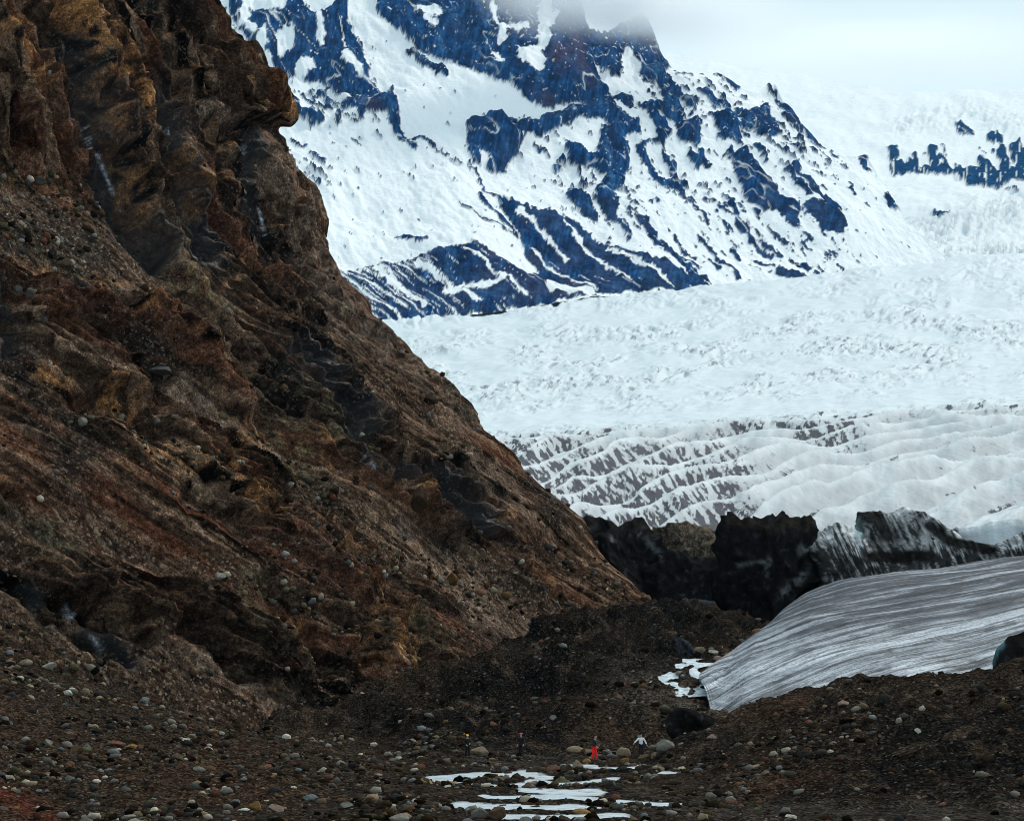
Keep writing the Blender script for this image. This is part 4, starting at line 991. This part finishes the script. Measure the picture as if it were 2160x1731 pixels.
ZONES = [ # polygon, count, size range px, palette, label, group
 ([0,1385,110,1400,300,1480,470,1540,620,1580,560,1731,0,1731], 110, (9, 19), ['tan','pale','grey','grey','brown','blue','brown','red','dark','ochre'], 'medium stone among many strewn over the boulder field at bottom left', 'stones of the left boulder field'),
 ([560,1560,760,1560,900,1620,1000,1640,1000,1731,560,1731], 60, (9, 18), ['tan','grey','brown','dark','olive','pale','red'], 'medium stone among many on the brown flats left of the stream', 'stones on the flats left of the stream'),
 ([960,1625,1180,1610,1380,1600,1440,1690,1300,1731,960,1731], 75, (9, 18), ['brown','dark','grey','olive','red','plum','tan','dark'], 'wet stone among many lying in and along the stream', 'wet stones in the stream'),
 ([1330,1400,1480,1480,1560,1500,1480,1560,1300,1560,1250,1480], 45, (8, 15), ['grey','brown','tan','dark','olive'], 'stone among many heaped below the white cascade', 'stones below the cascade'),
 ([1462,1395,1500,1395,1506,1440,1520,1500,1490,1505,1470,1450], 16, (9, 17), ['grey','brown','tan','dark','dark'], 'stone among those lining the ragged left tip of the striped ice', 'stones along the ice tip'),
 ([1520,1500,1800,1480,1960,1470,1800,1540,1560,1570], 25, (8, 15), ['grey','brown','tan','dark','red'], 'stone among those scattered along the crest of the right moraine', 'stones on the moraine crest'),
]
WORD = dict(tan='tan', pale='pale', grey='grey', brown='brown', blue='blue-grey', red='reddish', dark='dark', ochre='ochre', olive='olive', plum='purplish')
def build_zones():
    for poly, n, (a, b), pal, lab, grp in ZONES:
        pp = P2(poly); xs = [p[0] for p in pp]; ys = [p[1] for p in pp]; k = 0; tries = 0
        while k < n and tries < 4000:
            tries += 1
            px, row = random.uniform(min(xs), max(xs)), random.uniform(min(ys), max(ys))
            if sdpoly(np.array([px]), np.array([row]), pp)[0] < 0: continue
            p = hit(px, row)
            if p is None or random.random() > 0.1+1.3*max(0, 0.35+float(fbm2(np.array([p[0]/4]), np.array([p[1]/7]), 3, 975)[0])): continue
            m = p[1]/F; w = a+(b-a)*random.random()**2; cn = random.choice(pal)
            stone('stone', (p[0], p[1]+w*m*0.3, p[2]+w*m*0.06), w*m*0.5, w*m*random.uniform(0.3, 0.42), np.array(C[cn])*random.uniform(.6, 1.25), WORD[cn]+' '+lab, WORD[cn]+' '+grp, cat='stone'); k += 1
def pebbles(name, pos, rad, cols, base, flat=0.7, parent=None):
    V, Fc = base; n = len(pos)
    r = np.random.default_rng(len(pos))
    q = r.normal(size=(n, 4)); q /= np.linalg.norm(q, axis=1, keepdims=True)
    w, x, y, z = q.T
    Rm = np.stack([np.stack([1-2*(y*y+z*z), 2*(x*y-z*w), 2*(x*z+y*w)], -1), np.stack([2*(x*y+z*w), 1-2*(x*x+z*z), 2*(y*z-x*w)], -1), np.stack([2*(x*z-y*w), 2*(y*z+x*w), 1-2*(x*x+y*y)], -1)], 1)
    jit = 1+r.uniform(-0.28, 0.22, size=(n, len(V), 1))
    v = (V[None]*jit)*r.uniform(0.65, 1.15, size=(n, 1, 3))
    v = np.einsum('nij,nkj->nki', Rm, v); v[..., 2] *= flat
    v = v*rad[:, None, None]+pos[:, None]
    f = (Fc[None]+np.arange(n)[:, None, None]*len(V)).reshape(-1, 3)
    col = np.repeat(cols, len(V), 0)
    o = mesh_from(name, v.reshape(-1, 3), f, M_PEB, {'Col': col}, False, parent)
    return o
PAL = np.array([C['tan'], C['grey'], C['grey'], C['brown'], C['brown'], C['dark'], C['olive'], C['red'], C['pale'], C['dbrown'], C['dbrown'], C['blue']])
def build_pebbles():
    r = np.random.default_rng(3)
    # denser where the photo shows loose stones
    N = 90000
    px = r.uniform(-250, 2400, N); Y = np.exp(r.uniform(math.log(70), math.log(228), N)); X = (px-CX)/F*Y
    z = gz(X, Y)
    pp, row = proj(np.stack([X, Y, z], -1))
    dens = 0.06+0.9*np.clip(strokes(pp, row, [(0,1420,300,1540,700,1640,1000,1660,90), (0,1600,500,1700,90), (1000,1640,1300,1700,70), (1200,1590,1400,1600,26), (1330,1450,1480,1490,46), (1520,1490,1800,1480,24), (1450,1350,1600,1350,26), (1380,1650,1700,1600,60), (700,1560,1000,1600,40)]), 0, 1)*0.8+0.30*np.clip(strokes(pp, row, [(1130,1345,1420,1320,1580,1350,40), (860,1540,1000,1470,1200,1430,60), (1180,1500,1380,1540,40), (1500,1560,1800,1560,2160,1560,110)]), 0, 1)
    dens = dens*(0.15+1.5*sm(-0.15, 0.45, fbm2(X/5, Y/9, 3, 970)))
    keep = r.random(N) < dens*np.clip(1.2*(Y/130)**0.3, 0.5, 1.5)*0.62
    keep &= ~((z < -0.03) & (r.random(N) < 0.45))
    X, Y, z = X[keep], Y[keep], z[keep]; n = len(X)
    rad = (0.05+0.34*r.random(n)**4.2)*np.where(Y > 150, 1.25, 1.0)
    cols = PAL[r.integers(0, len(PAL), n)]*(0.12+0.95*r.random((n, 1))**2.4)*np.array([0.92, 0.83, 0.71])
    pos = np.stack([X, Y, z+rad*0.12], -1)
    o = pebbles('pebbles', pos, rad, cols, ICO0)
    tag(o, 'small loose stones and pebbles covering the valley floor', 'pebbles', None, 'stuff')
def build_scree_stones(cl):
    P, n, px, row, scree, S = cl
    r = np.random.default_rng(9)
    nz, ns = S.shape
    N = 120000
    i = r.integers(0, nz, N); j = r.integers(40, ns, N)
    q = P[i, j]; a, b = px[i, j], row[i, j]; up = n[i, j, 2]
    dens = 0.05+np.clip(strokes(a, b, [(0,340,100,390,240,470,34), (20,480,180,560,44), (0,590,90,610,20), (90,760,200,790,18), (100,880,240,890,20), (330,920,520,1000,60), (460,960,700,1080,60), (700,1180,1000,1260,50), (780,930,960,980,30), (600,1200,760,1330,70), (780,1300,950,1430,60), (1000,1230,1200,1300,46), (1180,1180,1380,1290,30), (0,1370,200,1440,40), (650,1430,1000,1480,40), (100,500,150,560,30)]), 0, 1)*0.75
    keep = (r.random(N) < dens*0.34) & (up > 0.12) & (a > -150) & (b > -60)
    q, up, a, b = q[keep], up[keep], a[keep], b[keep]; m = len(q)
    rad = (0.09+0.42*r.random(m)**4.0)
    cols = PAL[r.integers(0, len(PAL), m)]*(0.18+0.95*r.random((m, 1))**1.8)*np.array([1.10, 0.95, 0.78])
    nn = n[i[keep], j[keep]]
    o = pebbles('scree_stones', q+nn*(rad*0.3)[:, None], rad, cols, ICO0, 0.85)
    tag(o, 'loose broken stones lying on the ledges and scree of the brown cliff', 'scree', None, 'stuff')
    # single blocks one can pick out on the face
    vis = (px > -50) & (px < 1420)
    for x, y, w, h, c, lab in [
      (958,1212,34,26,'ochre','square ochre block resting on the grey-brown scree slope'), (886,1042,46,54,'brown','largest brown boulder jutting from the middle of the cliff'),
      (1172,1149,18,11,'pale','pale stone near the lower right edge of the cliff'), (346,780,58,26,'grey','flat grey slab with a cap stone on the cliff ledge'), (345,766,18,7,'grey','thin cap stone on the flat grey slab on the ledge'),
      (88,381,32,18,'grey','grey boulder on the upper left scree below the dark gully'), (64,607,26,22,'grey','round grey boulder at the left edge of the cliff bench'), (40,605,20,16,'grey','smaller grey boulder left of the round one on the bench'),
      (110,532,24,15,'dark','dark stone on the upper left scree'), (140,555,34,16,'tan','cluster-topping tan slab on the left scree'), (176,882,20,16,'pale','pale round stone on the mossy ledge'), (150,888,16,12,'tan','tan stone left of the pale round one on the mossy ledge'), (195,874,16,13,'tan','tan stone right of the pale round one on the mossy ledge'), (372,878,16,10,'pale','pale stone alone on the mossy ledge'),
      (912,836,30,22,'brown','rust-brown knob near the cliff edge above the white ice'), (930,945,14,12,'pale','whitish stone in the stony gully of the cliff'), (1092,1205,12,10,'pale','small pale stone low on the cliff slope'), (462,1208,26,22,'white','whitish angular fragment stuck on the dark lower slope'), (844,1450,22,14,'ochre','ochre stone at the foot of the yellowish outcrop'), (920,1214,16,10,'ochre','small ochre stone left of the square ochre block')]:
        dd = np.where(vis, (px-x)**2+(row-y-h*0.3)**2+np.where(S < 0, 1e6, 0), 1e9)
        # nearest surface along that ray
        cand = dd < 30
        if not cand.any(): cand = dd <= dd.min()
        idx = np.argwhere(cand); yy = P[cand][:, 1]; k = idx[np.argmin(yy)]
        p = P[k[0], k[1]]; mm = p[1]/F
        stone('boulder', (p[0], p[1]-w*mm*0.1, p[2]+h*mm*0.15), w*mm*0.56, h*mm*0.56, np.array(C[c])*0.42, lab, None, k=random.choice((0, 3, 6, 9, 12)), cat='boulder' if w > 21 else 'stone')

# ------------------------------------------------------------------ people
def skin_obj(name, verts, edges, radii, mat, root, parent=None, sub=2):
    me = bpy.data.meshes.new(name); me.from_pydata([tuple(v) for v in verts], edges, []); me.update()
    o = bpy.data.objects.new(name, me); COL.objects.link(o)
    md = o.modifiers.new('skin', 'SKIN'); md.use_smooth_shade = True
    if not me.skin_vertices:
        bpy.context.view_layer.objects.active = o
    sv_ = me.skin_vertices[0].data
    for i, r in enumerate(radii):
        sv_[i].radius = (r, r) if not isinstance(r, tuple) else r; sv_[i].use_root = (i == root)
    s = o.modifiers.new('smooth', 'SUBSURF'); s.levels = sub; s.render_levels = sub
    me.materials.append(mat)
    if parent: o.parent = parent
    return o
def person(loc, rz, scale, label, jacket, trousers, hat, hair, arms, stride, lean=0.0, hood=False):
    root = bpy.data.objects.new('person', None); COL.objects.link(root)
    root.location = loc; root.rotation_euler = (0, 0, rz); root.scale = (scale,)*3
    tag(root, label, 'person')
    skin = plain('skin', (0.42, 0.26, 0.19), 0.6)
    L = lean
    hip = [(0.09, 0, 0.90), (-0.09, 0, 0.90)]
    feet = [(0.11, -stride, 0.07), (-0.11, stride, 0.07)]
    knee = [(0.105, -stride*0.75-0.03, 0.50), (-0.105, stride*0.4-0.04, 0.50)]
    # body : pelvis, spine, neck, head, legs, arms, hands with fingers, feet
    V = [(0, 0, 0.95), (0, -0.3*L, 1.15), (0, -0.7*L, 1.38), (0, -0.9*L, 1.50), (0, -1.0*L, 1.57), (0, -1.05*L-0.01, 1.66), (0, -1.05*L, 1.74)]
    R = [0.13, 0.12, 0.13, 0.055, 0.075, 0.095, 0.06]
    E = [(i, i+1) for i in range(6)]
    V.append((0, -1.05*L-0.10, 1.645)); R.append(0.018); E.append((5, 7))        # nose
    for k in (0, 1):
        b = len(V)
        f = feet[k]
        V += [hip[k], knee[k], f, (f[0], f[1]-0.16, 0.04)]; R += [0.095, 0.062, 0.045, 0.04]
        E += [(0, b), (b, b+1), (b+1, b+2), (b+2, b+3)]
    for k, sx in ((0, 1), (1, -1)):
        b = len(V); sh, el, wr = arms[k]
        V += [(sx*0.18, -0.7*L, 1.40), el, wr]; R += [0.06, 0.045, 0.032]; E += [(2, b), (b, b+1), (b+1, b+2)]
        d = np.array(wr)-np.array(el); d /= np.linalg.norm(d)
        s = np.cross(d, (0, 1, 0)); s /= np.linalg.norm(s)+1e-9
        pal = np.array(wr)+d*0.07
        V.append(tuple(pal)); R.append(0.03); E.append((b+2, b+3))
        for q, (off, ln) in enumerate(((-0.03, 0.075), (-0.01, 0.085), (0.01, 0.08), (0.03, 0.06))):
            c = len(V); p0 = pal+s*off+d*0.025; p1 = p0+d*ln*0.6; p2 = p0+d*ln+np.array((0, -0.02, -0.01))
            V += [tuple(p0), tuple(p1), tuple(p2)]; R += [0.011, 0.009, 0.008]; E += [(b+3, c), (c, c+1), (c+1, c+2)]
        c = len(V); p0 = np.array(wr)+d*0.03-s*0.035*sx; p1 = p0+d*0.04-s*0.03*sx
        V += [tuple(p0), tuple(p1)]; R += [0.012, 0.010]; E += [(b+2, c), (c, c+1)]
    skin_obj('body', V, E, R, skin, 0, root)
    # jacket
    jm = plain('jacket_cloth', jacket)
    V = [(0, 0, 0.86), (0, -0.15*L, 1.02), (0, -0.4*L, 1.2), (0, -0.7*L, 1.40), (0, -0.85*L, 1.48)]; R = [(0.20, 0.15), (0.175, 0.14), (0.18, 0.145), (0.19, 0.13), 0.08]
    E = [(0, 1), (1, 2), (2, 3), (3, 4)]
    for k, sx in ((0, 1), (1, -1)):
        b = len(V); sh, el, wr = arms[k]
        V += [(sx*0.19, -0.7*L, 1.40), el, wr]; R += [0.085, 0.068, 0.05]; E += [(3, b), (b, b+1), (b+1, b+2)]
    skin_obj('jacket', V, E, R, jm, 0, root)
    tm = plain('trouser_cloth', trousers)
    V = [(0, 0, 0.93)]; R = [0.15]; E = []
    for k in (0, 1):
        b = len(V); f = feet[k]
        V += [hip[k], knee[k], (f[0], f[1], 0.12)]; R += [0.115, 0.088, 0.075]; E += [(0, b), (b, b+1), (b+1, b+2)]
    skin_obj('trousers', V, E, R, tm, 0, root)
    bm_ = plain('boot_leather', (0.02, 0.018, 0.016))
    for k in (0, 1):
        f = feet[k]
        skin_obj('boot', [(f[0], f[1]+0.05, 0.05), (f[0], f[1]-0.06, 0.05), (f[0], f[1]-0.18, 0.04), (f[0], f[1], 0.16)], [(0, 1), (1, 2), (1, 3)], [0.055, 0.055, 0.045, 0.055], bm_, 1, root, 1)
    if hat is not None:
        skin_obj('hood' if hood else 'hat', [(0, -1.05*L+0.02, 1.70), (0, -1.05*L+0.01, 1.76), (0, -1.05*L, 1.82)], [(0, 1), (1, 2)], [0.13, 0.145, 0.09], plain('hat_wool', hat), 0, root, 2)
    if hair is not None:
        skin_obj('hair', [(0, -1.05*L+0.05, 1.60), (0, -1.05*L+0.03, 1.70), (0, -1.05*L, 1.77)], [(0, 1), (1, 2)], [0.09, 0.105, 0.07], plain('hair', hair), 0, root, 2)
    return root
def build_people():
    def foot(px, row): return hit(px, row)
    def place(px, rowtop, rowfoot, *a, **k):
        p = hit(px, rowfoot); h = max(1.56, (rowfoot-rowtop)*p[1]/F)
        print('person', px, p, h)
        return person((p[0], p[1], p[2]-0.03), a[0], h/1.84, *a[1:], **k)
    down = [((0, 0, 0), (0.27, -0.02, 1.14), (0.26, -0.16, 0.93)), ((0, 0, 0), (-0.27, 0.02, 1.14), (-0.27, -0.08, 0.92))]
    carry = [((0, 0, 0), (0.27, -0.04, 1.16), (0.10, -0.24, 1.10)), ((0, 0, 0), (-0.27, -0.02, 1.14), (-0.20, -0.22, 1.02))]
    wide = [((0, 0, 0), (0.34, -0.03, 1.17), (0.42, -0.10, 0.96)), ((0, 0, 0), (-0.40, -0.03, 1.22), (-0.58, -0.12, 1.08))]
    place(986, 1549, 1597, math.radians(25), 'person in dark clothes and yellow hat beside the broad tan boulder', (0.012, 0.012, 0.014), (0.010, 0.010, 0.012), (0.95, 0.50, 0.02), None, carry, 0.10)
    place(1099, 1547, 1593, math.radians(-20), 'person in black clothes with a pink-red hat on the gravel', (0.010, 0.009, 0.010), (0.009, 0.009, 0.010), (0.85, 0.05, 0.10), None, down, 0.08)
    place(1253, 1546, 1604, math.radians(70), 'person in bright red trousers and dark navy jacket', (0.010, 0.020, 0.035), (0.95, 0.03, 0.025), (0.012, 0.018, 0.03), None, carry, 0.14, 0.10, True)
    place(1352, 1555, 1597, math.radians(15), 'person in a white top with arms held out among boulders', (0.80, 0.80, 0.84), (0.012, 0.012, 0.014), None, (0.03, 0.018, 0.012), wide, 0.06)

# ------------------------------------------------------------------ low cloud over the summit and blue distance haze
def build_air():
    # low cloud hugging the summit: density fades to nothing at the rim
    for px, row, wx_, hy, Y, lab in [(1205,-30,270,125,3300,'wide low cloud hiding the mountain top'), (1330,0,170,100,3330,'small tail of low cloud right of the mountain pinnacle'), (1480,20,260,110,3420,'thin veil of pale cloud right of the summit'), (1880,110,640,120,3900,'broad pale cloud veil over the right-hand snow skyline')]:
        c = unproj(px, row, Y); sc_ = Y/F
        m = bpy.data.materials.new('summit_cloud'); m.use_nodes = True
        nt = m.node_tree; nt.nodes.clear()
        out = nt.nodes.new('ShaderNodeOutputMaterial'); pv = nt.nodes.new('ShaderNodeVolumePrincipled')
        pv.inputs['Color'].default_value = (0.985, 0.99, 1, 1)
        tc = nt.nodes.new('ShaderNodeTexCoord'); ln = nt.nodes.new('ShaderNodeVectorMath'); ln.operation = 'LENGTH'
        nt.links.new(tc.outputs['Object'], ln.inputs[0])
        nz = nt.nodes.new('ShaderNodeTexNoise'); nz.inputs['Scale'].default_value = 2.2; nz.inputs['Detail'].default_value = 4
        nt.links.new(tc.outputs['Object'], nz.inputs['Vector'])
        def mth(op, a, b):
            q = nt.nodes.new('ShaderNodeMath'); q.operation = op
            for k, v in enumerate((a, b)):
                if isinstance(v, (int, float)): q.inputs[k].default_value = v
                else: nt.links.new(v, q.inputs[k])
            return q.outputs[0]
        f = mth('SUBTRACT', 1.25, mth('MULTIPLY', ln.outputs['Value'], 1.25))
        f = mth('ADD', f, mth('MULTIPLY', mth('SUBTRACT', nz.outputs['Fac'], 0.55), 1.3))
        f = mth('MULTIPLY', mth('MAXIMUM', f, 0.0), mth('MAXIMUM', mth('SUBTRACT', 1.0, ln.outputs['Value']), 0.0))
        nt.links.new(mth('MULTIPLY', f, 0.022 if px > 1400 else 0.042), pv.inputs['Density'])
        nt.links.new(pv.outputs[0], out.inputs['Volume'])
        o = mesh_from('low_cloud', ICO3[0], ICO3[1], m)
        o.location = c; o.scale = (wx_*sc_, 120, hy*sc_)
        tag(o, lab, 'low_cloud', None, 'stuff')
    # even blue air
    hz = bpy.data.materials.new('blue_distance_haze'); hz.use_nodes = True
    nt = hz.node_tree; nt.nodes.clear()
    out = nt.nodes.new('ShaderNodeOutputMaterial'); pv = nt.nodes.new('ShaderNodeVolumePrincipled')
    pv.inputs['Color'].default_value = (0.30, 0.60, 1.0, 1); pv.inputs['Absorption Color'].default_value = (1, 1, 1, 1); pv.inputs['Density'].default_value = 0.000012
    nt.links.new(pv.outputs[0], out.inputs['Volume'])
    x0, x1, y0, y1, z0, z1 = -2600, 2600, -60, 7200, -8, 1900
    v = [(x, y, z) for z in (z0, z1) for y in (y0, y1) for x in (x0, x1)]
    f = [(0, 2, 3, 1), (4, 5, 7, 6), (0, 1, 5, 4), (2, 6, 7, 3), (0, 4, 6, 2), (1, 3, 7, 5)]
    o = mesh_from('haze', np.array(v), np.array(f), hz, None, False)
    tag(o, 'thin blue air between the viewer and the far mountain', 'haze', None, 'stuff')

import time as _t
_t0 = _t.time()
def step(fn, *a):
    r = fn(*a); print('%-20s %.1fs' % (fn.__name__, _t.time()-_t0)); return r
step(build_mountain); step(build_icefall); step(build_glacier)
cl = step(build_cliff)
step(build_ground); step(build_apron); step(build_blocks); step(build_water)
make_stone_meshes()
step(build_notable); step(build_zones); step(build_pebbles); step(build_scree_stones, cl)
step(build_people)
step(build_air)
